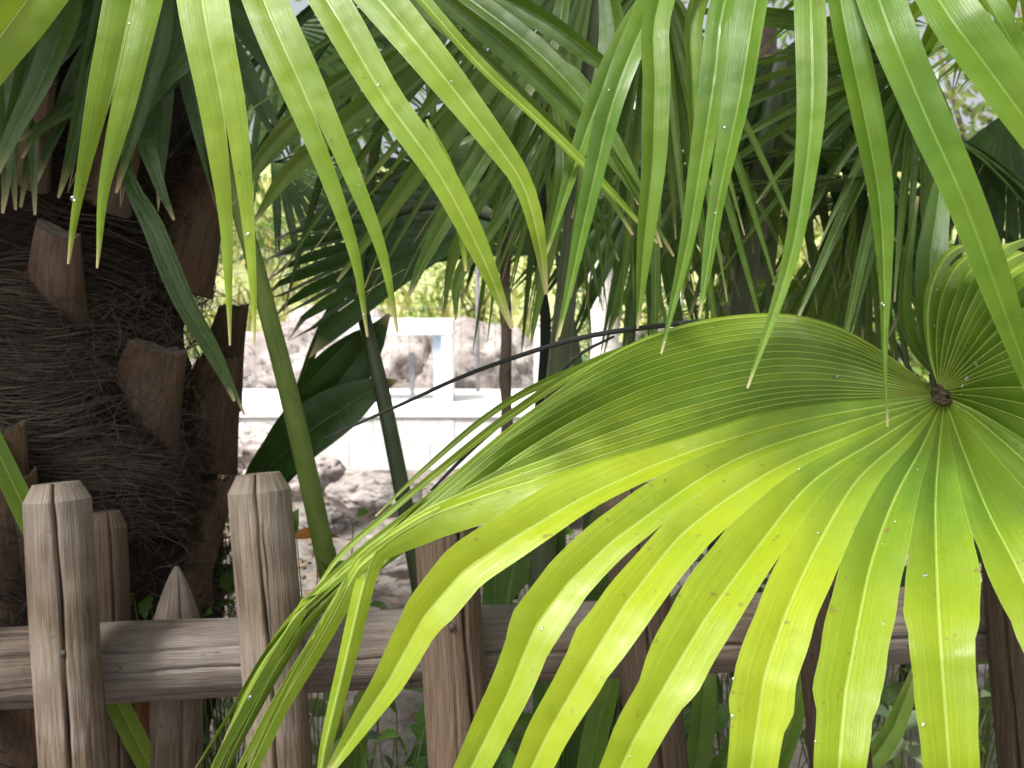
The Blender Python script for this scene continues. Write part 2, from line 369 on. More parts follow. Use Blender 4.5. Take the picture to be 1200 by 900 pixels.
def fan(name, parent, hub, D, N, Rad, n, arc, mat, seed, droop=.25, split=.5, cup=.1, fold=.3, petiole=None, pm='stem', pw=.008, steps=13, wid=1.0, tone=(.1, .4), lab=None, jit=.05, bend=0):
    """a fan-shaped frond: pleated segments radiating from the hub, joined to 'split', drooping at the tips; its petiole is a child"""
    rg = random.Random(seed); D = D.normalized(); N = (N - D * N.dot(D)).normalized(); S = D.cross(N)
    mb = MB(); da = R(arc) / n
    def path(a, Rr_, wob=0):
        o = []
        dr = (D * math.cos(a) + S * math.sin(a)); 
        for k in range(steps):
            t_ = k / (steps - 1); rr = t_ * Rr_
            o.append(hub + dr * rr + N * (cup * rr * (1 - t_ * .8) + wob * rr * t_) - Z * droop * Rad * t_ ** 2.6 - N * bend * Rad * t_ ** 3)
        return o
    mids = []; bnds = []
    for i in range(n): a = (-.5 * n + i + .5) * da; mids.append((a, Rad * rg.uniform(1 - jit * 2, 1 + jit) * (1 - .25 * abs(a / R(180)) ** 1.5), rg.uniform(-jit, jit)))
    for i in range(n + 1): bnds.append(((-.5 * n + i) * da, ))
    ks = int(split * (steps - 1))
    for i in range(n):
        a, rl, wb = mids[i]; M_ = path(a, rl, 0)
        ex = rg.uniform(-.5, .5) * .10
        for k in range(ks, steps): M_[k] = M_[k] + (S * ex + N * wb * .8) * Rad * ((k - ks) / (steps - ks)) ** 1.5
        bl = path(a - da / 2, rl); br = path(a + da / 2, rl); T = tangents(M_)
        L = []; R2 = []; NN = []; tn = []; tp = []; g = []; tw = rg.uniform(-.5, .5)
        spt = rg.random() < .6
        for k in range(steps):
            if k <= ks:
                hw = (bl[k] - M_[k]).length; s_ = (br[k] - bl[k])
                nn = s_.cross(T[k]) if s_.length > 1e-7 else N
                nn = -nn.normalized() if nn.length > 0 else N
                if nn.dot(N) < 0: nn = -nn
                L.append(bl[k] - M_[k] + nn * hw * fold); R2.append(br[k] - M_[k] + nn * hw * fold); hs = hw; s0 = s_.normalized()
            else:
                q = (k - ks) / (steps - 1 - ks); sd = (s0 - T[k] * s0.dot(T[k])).normalized(); nn = sd.cross(T[k])
                if nn.dot(N) < 0: nn = -nn
                rot = Matrix.Rotation(tw * q, 3, T[k]); sd = rot @ sd; nn = rot @ nn
                hw = hs * wid * max(.02, (1 + .25 * q) * (1 - q ** 1.6))
                L.append(-sd * hw + nn * hw * fold); R2.append(sd * hw + nn * hw * fold)
            NN.append(nn); f = k / (steps - 1); tn.append(tone[0] + (tone[1] - tone[0]) * f + wb); tp.append(ss(.93, 1, f)); g.append(0 if not spt else .8 * max(0, (f - .8) / .2))
        ribbon(mb, M_, L, R2, NN, g, tn, tp, rg.random())
    o = mb.build(name, M[mat], parent)
    if lab: o['label'] = lab
    if petiole:
        q = MB(); cp = crom([tuple(p) for p in petiole + [hub]], 24); tube(q, [Vector(c) for c in cp], [pw * (1.5 - .7 * k / 23) for k in range(24)], 8, .7)
        q.build('petiole', M[pm], o)
    return o
def petiole(parent, ctrl, mat='stem', n=22, flat=.65):
    cs = crom(ctrl, n); mb = MB(); tube(mb, [P(*c[:3]) for c in cs], [c[3] / 2 / F * c[2] for c in cs], 10, flat, up=FW)
    return mb.build('petiole', M[mat], parent)

# ------------------------------------------------------------------ PALM with the shaggy trunk (left)
TX, TY = -.785, 1.50
def trunk_r(th, z): return .255 + .018 * math.sin(z * 9 + th) + .03 * noise.noise(Vector((math.cos(th) * 2, math.sin(th) * 2, z * 4)))
palm = empty('palm_tree', (TX, TY, 0), 'old palm with shaggy fibrous brown trunk and cut leaf bases at left edge', 'palm')
mb = MB(); rings = []
for i in range(70):
    z = i / 69 * 2.15; rings.append([])
    for j in range(60):
        th = j / 60 * 2 * math.pi; r = trunk_r(th, z) + .02 * noise.noise(Vector((th * 6, z * 16, 2))) - .012
        rings[-1].append(mb.vert((TX + math.cos(th) * r, TY + math.sin(th) * r, z), (th, z)))
for i in range(69):
    for j in range(60): mb.face((rings[i][j], rings[i][(j + 1) % 60], rings[i + 1][(j + 1) % 60], rings[i + 1][j]))
mb.face(tuple(rings[-1]))
trunk = mb.build('trunk', M['trunk'], palm)
mb = MB(); rg = random.Random(11)
def strand(z0, th0, dth, sag, slope, out, rad, shade, wav):
    n = 13; pts = []
    ph = rg.uniform(0, 6.28)
    for k in range(n):
        f = k / (n - 1); th = th0 + dth * f; z = z0 + slope * f - sag * 4 * f * (1 - f) + wav * math.sin(ph + f * 9) + .02 * noise.noise(Vector((th * 3, z0 * 8, 5)))
        r = trunk_r(th, z) + out * (.8 + .5 * noise.noise(Vector((f * 3, z0 * 60, 2)))) * math.sin(math.pi * min(1, f * 1.1 + .02)) + .004 + .008 * noise.noise(Vector((f * 5, z0 * 30, th0 * 5)))
        pts.append(Vector((TX + math.cos(th) * r, TY + math.sin(th) * r, z)))
    tube(mb, pts, [rad * (1 - .65 * abs(2 * k / (n - 1) - 1) ** 2) for k in range(n)], 4, 1, c=(0, 0, shade), cap=False)
for _ in range(3200):                                   # matted strands all over
    z0 = rg.uniform(.25, 2.1); th0 = rg.uniform(-3.1, .4)
    if noise.noise(Vector((th0 * 1.6, z0 * 6, 9))) < -.12: continue
    strand(z0, th0, rg.uniform(.35, 1.2) * rg.choice((1, 1, -1)), rg.uniform(-.04, .07), rg.uniform(-.16, .12), rg.uniform(.0, .04), rg.uniform(.0004, .0011), min(1, max(0, rg.gauss(.16, .16))), rg.uniform(0, .006))
def clump(px0, py0, px1, n, zs, shade, sag):             # combed hanks wrapping the trunk, as seen between the leaf bases
    for _ in range(n):
        x0 = px0 + rg.gauss(0, 14); f = rg.random(); y0 = py0 + (f - .5) * zs
        p = P(x0, y0, 1.27); q = P(px1 + rg.gauss(0, 22), y0 + rg.uniform(5, 45), 1.27)
        th0 = -math.acos(max(-.98, min(.98, (p.x - TX) / .27))); th1 = -math.acos(max(-.98, min(.98, (q.x - TX) / .27)))
        strand(p.z + rg.gauss(0, .004), th0, th1 - th0, sag + .05 * noise.noise(Vector((th0 * 3, p.z * 7, 1))) + rg.uniform(-.012, .012), q.z - p.z + .09 * noise.noise(Vector((th0 * 2, p.z * 5, 7))) + rg.gauss(0, .012), max(.004, .03 + .075 * noise.noise(Vector((th0 * 2.2, p.z * 9, 3)))), rg.uniform(.0005, .0014), min(1, max(0, rg.gauss(shade, .22))), rg.uniform(0, .003))
clump(-60, 375, 130, 320, 75, .62, -.015); clump(-60, 435, 120, 320, 90, .55, .008); clump(-40, 480, 130, 90, 40, .5, .015)
clump(40, 540, 235, 380, 60, .6, -.02); clump(60, 590, 200, 100, 50, .42, -.01); clump(-60, 340, 200, 120, 60, .4, -.01)
clump(120, 375, 250, 80, 70, .35, .0); clump(-40, 690, 60, 90, 60, .5, .0); clump(40, 260, 240, 60, 80, .25, .01)
for _ in range(750):                                    # curly loose hairs
    px = rg.uniform(-10, 262); py = rg.uniform(330, 720); p = P(px, py, 1.24 + max(0, (px - 150) / 110) ** 2 * .2); d = Vector((rg.uniform(-1, 1), rg.uniform(-.6, .2), rg.uniform(-1, .6))).normalized(); pts = [p]
    for k in range(9): d = (d + Vector((rg.uniform(-1, 1), rg.uniform(-.5, .5), rg.uniform(-1, 1))) * .4).normalized(); pts.append(pts[-1] + d * rg.uniform(.006, .013))
    tube(mb, pts, rg.uniform(.0002, .0006), 3, 1, c=(0, 0, rg.uniform(.1, .6)), cap=False)
mb.build('trunk_fibre', M['fibre'], palm)['kind'] = 'stuff'

def leaf_base(b, t_, w0, w1, mat='base_brown', label=None, thick=.36, split=False, seed=1):
    """woody stub of a cut frond: broad crescent section, sawn sloping top"""
    def hit(x, y):
        d_ = (P(x, y, 1) - CAM); e = Vector((CAM.x - TX, CAM.y - TY)); A_ = d_.x ** 2 + d_.y ** 2; B_ = e.x * d_.x + e.y * d_.y; C_ = e.x ** 2 + e.y ** 2 - .25 ** 2
        q_ = B_ * B_ - A_ * C_; return (-B_ - math.sqrt(q_)) / A_ if q_ > 0 else -B_ / A_
    k_ = (b[0], b[1], hit(b[0], b[1]) + .025); m_ = (t_[0], t_[1], hit(t_[0], t_[1]) - .095); w0 *= 1.22 * k_[2] / b[2]; w1 *= 1.18; b, t_ = k_, m_
    rg = random.Random(seed); p0 = P(*b); p1 = P(*t_); ax = (p1 - p0).normalized(); f_ = -FW; sd = ax.cross(f_).normalized(); f_ = sd.cross(ax); n = 14; mb = MB(); rings = []
    h0 = w0 / 2 / F * b[2]; h1 = w1 / 2 / F * t_[2]; Ln = (p1 - p0).length
    for k in range(n):
        f = k / (n - 1); hw = h0 + (h1 - h0) * f ** .8; th = hw * thick * (1 - .25 * f); ring = []
        for j in range(28):
            a = j / 28 * 2 * math.pi; cx = math.copysign(abs(math.cos(a)) ** .7, math.cos(a)); sy = math.copysign(abs(math.sin(a)) ** .85, math.sin(a))
            r = 1 + .05 * noise.noise(Vector((a * 2.5, f * 2, seed))) + .05 * noise.noise(Vector((a * 7, f, seed + 5)))
            cut = (Ln * .07 * math.cos(a) + Ln * .05 * noise.noise(Vector((a * 4, 0, seed)))) * f ** 6
            ring.append(mb.vert(p0 + ax * (Ln * f + cut) + sd * hw * cx * r + f_ * (th * sy * r + .2 * hw * cx * cx * (-1)), (a / 6.28 * .3, f * Ln)))
        rings.append(ring)
    for k in range(n - 1):
        for j in range(28): mb.face((rings[k][j], rings[k][(j + 1) % 28], rings[k + 1][(j + 1) % 28], rings[k + 1][j]))
    top = [mb.vert(Vector(mb.v[i]), (mb.uv[i][0] * 3 + .1, mb.v[i][0])) for i in rings[-1]]
    cen = mb.vert(sum((Vector(mb.v[i]) for i in top), Vector()) / 28 - ax * .006)
    for j in range(28): mb.face((top[j], top[(j + 1) % 28], cen), 1)
    o = mb.build('leaf_base', [M[mat], M['base_cut']], palm)
    if label: o['label'] = label
    return o
for i, a in enumerate([
    ((150, 525, 1.30), (182, 408, 1.18), 92, 60, 'base_brown', 'wide reddish brown stub with sawn top'),
    ((228, 545, 1.40), (256, 420, 1.38), 74, 46), ((250, 470, 1.46), (272, 360, 1.46), 50, 30),
    ((188, 730, 1.30), (258, 562, 1.22), 62, 34, 'base_brown', 'long slanting stub with splitting edge'), ((215, 700, 1.33), (238, 600, 1.3), 50, 24),
    ((-5, 720, 1.26), (-2, 505, 1.20), 84, 50), ((40, 730, 1.28), (28, 560, 1.2), 50, 24, 'base_brown', 'thin dark stub behind the first post'), ((60, 370, 1.27), (64, 270, 1.2), 76, 50, 'base_brown', 'pale stub half hidden in fibre'),
    ((196, 335, 1.31), (248, 170, 1.22), 78, 46, 'base_brown', 'smooth brown stub under the bright leaf'),
    ((18, 930, 1.27), (16, 812, 1.2), 80, 56), ((150, 960, 1.27), (146, 812, 1.2), 50, 44, 'base_red', 'orange brown stub below the rail'), ((72, 960, 1.29), (60, 818, 1.2), 40, 32),
    ((112, 230, 1.30), (150, 120, 1.22), 70, 46), ((20, 200, 1.29), (40, 90, 1.2), 70, 46), ((228, 250, 1.44), (262, 150, 1.42), 60, 40), ((-60, 400, 1.33), (-80, 300, 1.25), 80, 50)]):
    leaf_base(*a, seed=i + 1) if len(a) > 4 else leaf_base(*a, seed=i + 1)

# bright hanging frond, top left
HA = P(205, -330, .80); CR = Vector((TX, TY, 2.1))
mb = MB(); rn = random.Random(5)
A = [  # (ctrl), fold, twist, split
 ([(215, -330, .78, 2), (130, -180, .66, 50), (65, -50, .60, 66), (-15, 65, .58, 58), (-90, 180, .58, 30), (-120, 240, .58, 4)], .18, 0, None),
 ([(208, -330, .80, 2), (190, -160, .68, 46), (156, 0, .60, 60), (132, 110, .58, 54), (108, 220, .58, 38), (97, 312, .58, 33)], .12, 0, .66),
 ([(208, -330, .80, 2), (222, -160, .68, 44), (238, 0, .60, 57), (262, 130, .585, 51), (277, 250, .585, 40), (283, 350, .585, 36), (284, 405, .585, 30)], .14, 6, .62),
 ([(212, -330, .80, 2), (262, -140, .69, 40), (310, 0, .62, 52), (362, 120, .60, 50), (400, 210, .595, 46), (432, 300, .595, 44), (448, 392, .6, 38)], .16, -8, .62),
 ([(214, -330, .80, 2), (300, -130, .70, 34), (384, 0, .64, 46), (448, 110, .62, 40), (512, 200, .61, 34), (560, 290, .61, 26), (600, 385, .62, 5)], .28, -14, None),
 ([(216, -330, .80, 2), (330, -130, .70, 34), (436, -10, .65, 50), (505, 72, .63, 44), (578, 165, .62, 32), (612, 215, .62, 24), (630, 275, .62, 18), (640, 345, .63, 4)], .3, -12, None),
 ([(216, -330, .80, 2), (350, -150, .71, 26), (480, -15, .66, 18), (560, 75, .65, 16), (640, 150, .65, 13), (705, 215, .65, 11), (770, 285, .66, 3)], .5, -35, None),
 ([(500, 140, .62, 3), (525, 200, .62, 16), (540, 262, .62, 13), (546, 318, .62, 3)], .3, 0, None)]
for (c, fo, tw, sp) in A: strap(mb, c, fo, tw, sp, tone=(.45 + rn.uniform(-.1, .1), .85), tipl=.05, n=34, gap=.86)
for i in range(7):   # rest of the same fan, behind and above the frame
    a = R(-150 + i * 34); q = HA; strap(mb, [(210, -330, .80, 2), (210 + math.sin(a) * 200, -330 - math.cos(a) * 150, .95, 50), (210 + math.sin(a) * 380, -330 - math.cos(a) * 200, 1.1, 40), (210 + math.sin(a) * 460, -300 - math.cos(a) * 190, 1.2, 4)], .2, 0, None, tone=(.4, .8))
fr = mb.build('frond', M['leaf_hang'], palm); fr['label'] = 'bright yellow green hanging frond with cleft tips'
q = MB(); cp = crom([tuple(CR), (-.62, 1.25, 2.2), (-.45, .95, 2.0), tuple(HA)], 20); tube(q, [Vector(c) for c in cp], [.012 - .004 * k / 19 for k in range(20)], 8, .6); q.build('petiole', M['stem'], fr)

def drops(parent, pts, seed):
    rg = random.Random(seed); mb = MB()
    for (p, nn) in pts:
        r = rg.uniform(.0005, .0009) + .0013 * rg.random() ** 3; a = nn.orthogonal().normalized(); b = nn.cross(a); el = rg.uniform(1, 1.9); rings = []
        for i, ph in enumerate((1.5, 1.0, .5)):
            rings.append([mb.vert(p + (a * math.cos(t_) * el + b * math.sin(t_)) * r * math.sin(ph) + nn * (r * .75 * math.cos(ph) - .0001)) for t_ in [j * 6.283 / 8 for j in range(8)]])
        tp = mb.vert(p + nn * r * .75)
        for i in range(2):
            for j in range(8): mb.face((rings[i][j], rings[i][(j + 1) % 8], rings[i + 1][(j + 1) % 8], rings[i + 1][j]))
        for j in range(8): mb.face((rings[2][j], rings[2][(j + 1) % 8], tp))
        mb.face(tuple(rings[0][::-1]))
    o = mb.build('rain_drops', M['water'], parent); o['kind'] = 'stuff'; return o
def pick(o, n, seed, ymin=-40):
    rg = random.Random(seed); me = o.data; ps = []; org = wloc(o); cand = list(me.polygons); k = 0
    while len(ps) < n and k < n * 30:
        k += 1; f = rg.choice(cand); c = Vector(f.center) + org; nn = Vector(f.normal)
        if f.area < 3e-6: continue
        v = c - CAM; d = v.dot(FW); x = 600 + F * v.dot(RT) / d; y = 450 - F * v.dot(UP) / d
        if not (-20 < x < 1220 and ymin < y < 920): continue
        if nn.dot(v) > 0: nn = -nn
        vs = [Vector(me.vertices[i].co) + org for i in f.vertices]; u, w_ = rg.random(), rg.random()
        p = (vs[0] * (1 - u) + vs[1] * u) * (1 - w_) + (vs[3] * (1 - u) + vs[2] * u) * w_ if len(vs) == 4 else c
        ps.append((p, nn))
    return ps
drops(fr, pick(fr, 22, 2), 2)

# dark hanging frond by the trunk, and shorter ones
mb = MB()
for c in [
 [(90, -200, 1.25, 3), (85, -20, 1.15, 36), (55, 80, 1.1, 30), (15, 160, 1.08, 18), (-8, 215, 1.08, 4)],
 [(60, -200, 1.25, 3), (45, -20, 1.15, 34), (35, 60, 1.12, 30), (10, 150, 1.1, 14), (-10, 190, 1.1, 4)],
 [(-10, -200, 1.25, 3), (0, 0, 1.15, 26), (6, 110, 1.12, 22), (8, 200, 1.1, 12), (3, 250, 1.1, 3)],
 [(30, -150, 1.3, 3), (30, 60, 1.2, 20), (14, 150, 1.18, 16), (18, 246, 1.16, 3)],
 [(60, -150, 1.3, 3), (45, 60, 1.2, 22), (40, 150, 1.18, 14), (41, 252, 1.16, 3)],
 [(90, -150, 1.3, 3), (55, 100, 1.2, 20), (34, 180, 1.18, 12), (24, 243, 1.16, 3)],
 [(150, -150, 1.2, 3), (120, 10, 1.12, 26), (102, 90, 1.1, 24), (88, 160, 1.08, 20), (68, 232, 1.08, 3)],
 [(170, -150, 1.2, 3), (128, 30, 1.12, 20), (96, 130, 1.1, 18), (76, 200, 1.08, 4)],
 [(200, -150, 1.2, 3), (190, 20, 1.14, 24), (172, 100, 1.12, 20), (155, 160, 1.1, 14), (136, 226, 1.1, 3)],
 [(215, -100, 1.2, 3), (205, 60, 1.16, 18), (160, 130, 1.14, 16), (130, 160, 1.12, 4)],
 [(240, -60, 1.2, 3), (225, 60, 1.16, 16), (190, 100, 1.15, 14), (150, 160, 1.12, 10), (122, 215, 1.12, 3)],
 [(225, 40, 1.2, 3), (170, 95, 1.16, 12), (100, 110, 1.14, 12), (22, 165, 1.12, 3)],
 [(225, 60, 1.2, 3), (190, 110, 1.16, 10), (120, 118, 1.14, 10), (50, 150, 1.12, 8), (26, 185, 1.12, 3)],
 [(175, 60, 1.2, 3), (170, 150, 1.16, 20), (185, 210, 1.14, 14), (204, 258, 1.14, 3)]]:
    strap(mb, c, .3, rn.uniform(-30, 30), tone=(rn.uniform(0, .5), rn.uniform(.3, .9)), tipl=.08, n=20)
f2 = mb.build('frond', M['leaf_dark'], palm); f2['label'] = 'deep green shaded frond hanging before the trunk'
# two long dark blue green blades crossing the trunk
mb = MB()
for c in [[(120, 60, 1.3, 4), (150, 200, 1.16, 16), (185, 262, 1.12, 17), (222, 350, 1.1, 15), (255, 410, 1.1, 10), (287, 486, 1.1, 3)],
          [(110, 80, 1.3, 4), (148, 200, 1.16, 14), (174, 266, 1.13, 13), (208, 350, 1.12, 12), (262, 440, 1.12, 10), (275, 470, 1.12, 3)]]:
    strap(mb, c, .55, 25, tone=(.1, .3), tipl=.05, n=24)
mb.build('frond', M['leaf_dark'], palm)['label'] = 'pair of narrow blue green blades crossing the trunk'
# crown of the same palm overhead
for i in range(15):
    a = R(i * 24 + 8); el = .25 + .2 * (i % 3); d = Vector((math.cos(a), math.sin(a), .1)); L = .55 + .1 * (i % 4)
    hub = CR + Vector((math.cos(a) * L, math.sin(a) * L, el + .15)); fz = P(0, 0, 1)
    if hub.y < .7 and hub.x > -.7: hub.z += .5
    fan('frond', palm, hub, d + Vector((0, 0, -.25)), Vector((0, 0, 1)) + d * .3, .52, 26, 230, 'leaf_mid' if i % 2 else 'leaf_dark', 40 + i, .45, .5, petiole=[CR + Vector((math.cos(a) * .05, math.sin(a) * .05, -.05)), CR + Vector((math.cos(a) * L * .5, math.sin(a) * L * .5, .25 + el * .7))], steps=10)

for i, (hx, hy, hz) in enumerate(((-.98, .86, 2.12), (-.62, .92, 2.30), (-1.30, 1.0, 2.2), (-.85, 1.25, 2.45), (-.45, 1.35, 2.25))):  # extra unseen fronds, added above the view to shade trunk and hanging blades
    hx -= .22; hy += .08; hub = Vector((hx, hy, hz)); d = Vector((hx - TX, hy - TY, -.1)); fan('frond', palm, hub, d, Z + d * .15, .50, 34, 330, 'leaf_mid', 70 + i, .22, .6, petiole=[CR - Z * .1, (CR + hub) / 2 + Z * .15], steps=10, wid=1.3)

# ------------------------------------------------------------------ PALM on the right, carrying the big fan
pal2 = empty('palm_tree', (1.05, 1.0, 0), 'young palm at right whose broad yellow green fan spreads over the fence', 'palm')
mb = MB(); rings = []
for i in range(24):
    z = i / 23 * 1.15; r = .085 + .012 * math.sin(i * 2.1)
    rings.append([mb.vert((1.05 + math.cos(a) * r, 1.0 + math.sin(a) * r, z)) for a in [j * 6.2832 / 20 for j in range(20)]])
for i in range(23):
    for j in range(20): mb.face((rings[i][j], rings[i][(j + 1) % 20], rings[i + 1][(j + 1) % 20], rings[i + 1][j]))
mb.face(tuple(rings[-1])); mb.build('trunk', M['trunk'], pal2)
C2 = Vector((1.05, 1.0, 1.12))

H = (1104, 463, .70)
K = [  # midribs of the big fan, clockwise from straight up; (points, notch y or None, full width px at notch, group interpolation count to next)
 dict(p=[(1099, 452, .70), (1090, 410, .735), (1088, 365, .78), (1096, 325, .83), (1112, 298, .89), (1136, 288, .96), (1165, 300, 1.04)], w=16, n=5),
 dict(p=[(1104, 453, .70), (1126, 412, .715), (1152, 366, .745), (1182, 330, .79), (1222, 306, .85), (1275, 300, .92), (1335, 320, 1.0)], w=22, n=6),
 dict(p=[(1108, 458, .70), (1150, 444, .695), (1205, 432, .69), (1265, 426, .70), (1330, 432, .73), (1400, 456, .77), (1470, 510, .81)], w=36, n=2),
 dict(p=[(1108, 463, .70), (1150, 473, .685), (1203, 492, .665), (1265, 520, .65), (1330, 560, .64), (1400, 620, .635), (1460, 700, .635)], w=50, n=1),
 dict(p=[(1109, 468, .70), (1145, 492, .68), (1200, 540, .64), (1262, 600, .60), (1320, 670, .58), (1370, 760, .57), (1400, 870, .57)], w=66, n=0),
 dict(p=[(1109, 472, .70), (1128, 525, .665), (1158, 600, .61), (1195, 672, .565), (1232, 760, .53), (1262, 860, .51), (1280, 990, .51)], w=82, n=0, nt=(1183, 720)),
 dict(p=[(1106, 474, .70), (1100, 530, .665), (1096, 600, .615), (1099, 700, .555), (1103, 767, .525), (1112, 890, .505), (1122, 1020, .50)], w=88, n=0, nt=(1101, 736)),
 dict(p=[(1103, 474, .70), (1080, 525, .665), (1048, 585, .62), (1021, 660, .58), (1004, 740, .545), (991, 810, .52), (984, 890, .50), (976, 1010, .495)], w=79, n=0, nt=(990, 822)),
 dict(p=[(1101, 473, .70), (1052, 520, .665), (1003, 565, .63), (958, 640, .59), (921, 719, .555), (896, 793, .53), (882, 890, .515), (868, 1010, .51)], w=78, n=0, nt=(892, 828)),
 dict(p=[(1099, 472, .70), (1030, 515, .665), (952, 565, .635), (893, 635, .60), (829, 722, .56), (782, 800, .535), (742, 870, .525), (690, 985, .52)], w=74, n=0, nt=(784, 795)),
 dict(p=[(1097, 470, .70), (1000, 510, .67), (900, 555, .64), (800, 626, .605), (735, 706, .57), (690, 778, .55), (640, 865, .54), (585, 985, .535)], w=69, n=0, nt=(706, 752)),
 dict(p=[(1095, 468, .70), (970, 502, .675), (850, 545, .65), (724, 630, .61), (666, 684, .595), (628, 735, .58), (595, 815, .565), (558, 890, .555), (520, 970, .55)], w=66, n=0, nt=(630, 732)),
 dict(p=[(1093, 466, .70), (930, 495, .68), (800, 533, .66), (690, 580, .63), (607, 628, .61), (545, 668, .60), (498, 722, .59), (455, 800, .58), (412, 865, .575), (372, 925, .57)], w=60, n=0, nt=(508, 705)),
 dict(p=[(1092, 463, .70), (920, 478, .70), (790, 515, .68), (680, 546, .665), (590, 573, .65), (508, 602, .635), (462, 628, .628), (436, 650, .622), (424, 694, .615), (404, 780, .61), (380, 880, .605), (368, 960, .605)], w=31, n=3, nt=(441, 646)),
 dict(p=[(1091, 460, .70), (930, 452, .73), (800, 478, .725), (680, 520, .705), (585, 562, .685), (495, 612, .665), (415, 668, .655), (372, 745, .645), (330, 820, .64), (292, 900, .635), (262, 985, .635)], w=26, n=6, nt=(400, 700)),
 dict(p=[(1089, 455, .70), (1000, 410, .77), (910, 394, .81), (800, 412, .81), (700, 450, .78), (600, 510, .74), (500, 600, .71), (420, 662, .69), (345, 725, .68), (300, 800, .675), (256, 885, .67), (222, 960, .67)], w=26, n=3, nt=(355, 715)),
 dict(p=[(1088, 452, .70), (1042, 418, .76), (985, 386, .82), (925, 371, .86), (850, 374, .87), (770, 393, .85), (690, 432, .82), (600, 500, .78), (520, 572, .74), (450, 642, .71), (385, 700, .69), (330, 755, .685), (285, 835, .68), (238, 915, .68)], w=22, n=0)]
NS = 54
segs = []
rf = random.Random(21)
def lin(pts, n):
    L = [0]
    for k in range(1, len(pts)): L.append(L[-1] + math.dist(pts[k], pts[k - 1]))
    out = []; j = 0
    for k in range(n):
        d_ = L[-1] * k / (n - 1)
        while j < len(L) - 2 and L[j + 1] < d_: j += 1
        t_ = (d_ - L[j]) / (L[j + 1] - L[j]); out.append(tuple(pts[j][c] + (pts[j + 1][c] - pts[j][c]) * min(1, t_) for c in range(3)))
    return out
samp = []
for k in K:
    a = crom(k['p'], NS)
    if k.get('nt'):
        b = lin(k['p'], NS); a = [tuple(u * (1 - .85 * ss(.35, .6, q / (NS - 1))) + v_ * .85 * ss(.35, .6, q / (NS - 1)) for u, v_ in zip(a[q], b[q])) for q in range(NS)]
    samp.append(a)
for i, k in enumerate(K):
    segs.append((samp[i], k['w'], k.get('nt')))
    for j in range(k['n']):
        f = (j + 1) / (k['n'] + 1); a = samp[i]; b = samp[i + 1]; jx = rf.uniform(-1, 1); jy = rf.uniform(-1, 1); rj = rf.uniform(-1, 1)
        pts = []; f00 = f
        for q in range(NS):
            f = f00 + ((1 - f00) * .8 * ss(.55, .85, q / (NS - 1)) if i == 13 else 0)
            e = (q / (NS - 1)) ** 3; pts.append(tuple(a[q][c] * (1 - f) + b[q][c] * f + (jx * 24 * e, jy * 16 * e + rj * 13 * ss(.3, .62, q / (NS - 1)) * (1 - .5 * ss(.7, 1, q / (NS - 1))), rf.uniform(-1, 1) * .0 + jx * .02 * e)[c] for c in range(3)))
        nt_ = None
        if k.get('nt') and K[i + 1].get('nt'): nt_ = tuple(k['nt'][c] * (1 - f) + K[i + 1]['nt'][c] * f for c in range(2))
        f = f00; segs.append((pts, k['w'] * (1 - f) + K[i + 1]['w'] * f, nt_))
nseg = len(segs)
W3 = [[P(*q) for q in s[0]] for s in segs]
SL = {}   # slit positions between neighbours given in pixels, else by arc fraction
known = [(1132, 646), (1055, 656), (983, 662), (911, 649), (848, 630), (815, 574), (765, 548), (700, 512)]
first = sum(1 + k['n'] for k in K[:5])      # index of the segment just right of the first slit
for j, kp in enumerate(known): SL[first + j] = kp
bnd = []
for i in range(nseg + 1):
    if i == 0: b = [W3[0][q] + (W3[0][q] - W3[1][q]) * .5 for q in range(NS)]
    elif i == nseg: b = [W3[-1][q] + (W3[-1][q] - W3[-2][q]) * .5 for q in range(NS)]
    else: b = [(W3[i - 1][q] + W3[i][q]) * .5 for q in range(NS)]
    if i - 1 in SL:
        kx, ky = SL[i - 1]; best = 0; bd_ = 1e9
        for q in range(NS):
            a = segs[i - 1][0][q]; c = segs[i][0][q]; d_ = math.hypot((a[0] + c[0]) / 2 - kx, (a[1] + c[1]) / 2 - ky)
            if d_ < bd_: bd_ = d_; best = q
    else: best = int(NS * (.50 if i < first else rf.uniform(.34, .52)))
    bnd.append((b, best))
TT = [tangents(x) for x in W3]
SN = []
for i in range(nseg):
    l = []
    for q in range(NS):
        a = bnd[i][0][q]; c = bnd[i + 1][0][q]; s_ = c - a
        n_ = TT[i][q].cross(s_) if s_.length > 1e-8 else Vector((0, 0, 0))
        l.append(n_.normalized() if n_.length > 1e-12 else None)
    f0 = next(x for x in l if x); l = [x or f0 for x in l]; SN.append(l)
ref = SN[first + 2][20]
if ref.dot(CAM - W3[first + 2][20]) < 0: SN = [[-n for n in l] for l in SN]
def bpos(i, q):
    b = bnd[i][0][q]; nb = SN[min(i, nseg - 1)][q] + SN[max(0, i - 1)][q]; nb = nb.normalized() if nb.length > .01 else SN[min(i, nseg - 1)][q]
    w_ = (W3[min(i, nseg - 1)][q] - W3[max(0, i - 1)][q]).length * .5
    return b + nb * w_ * (.45 if first - 1 <= i <= first + 8 else -1.6)
mb = MB()
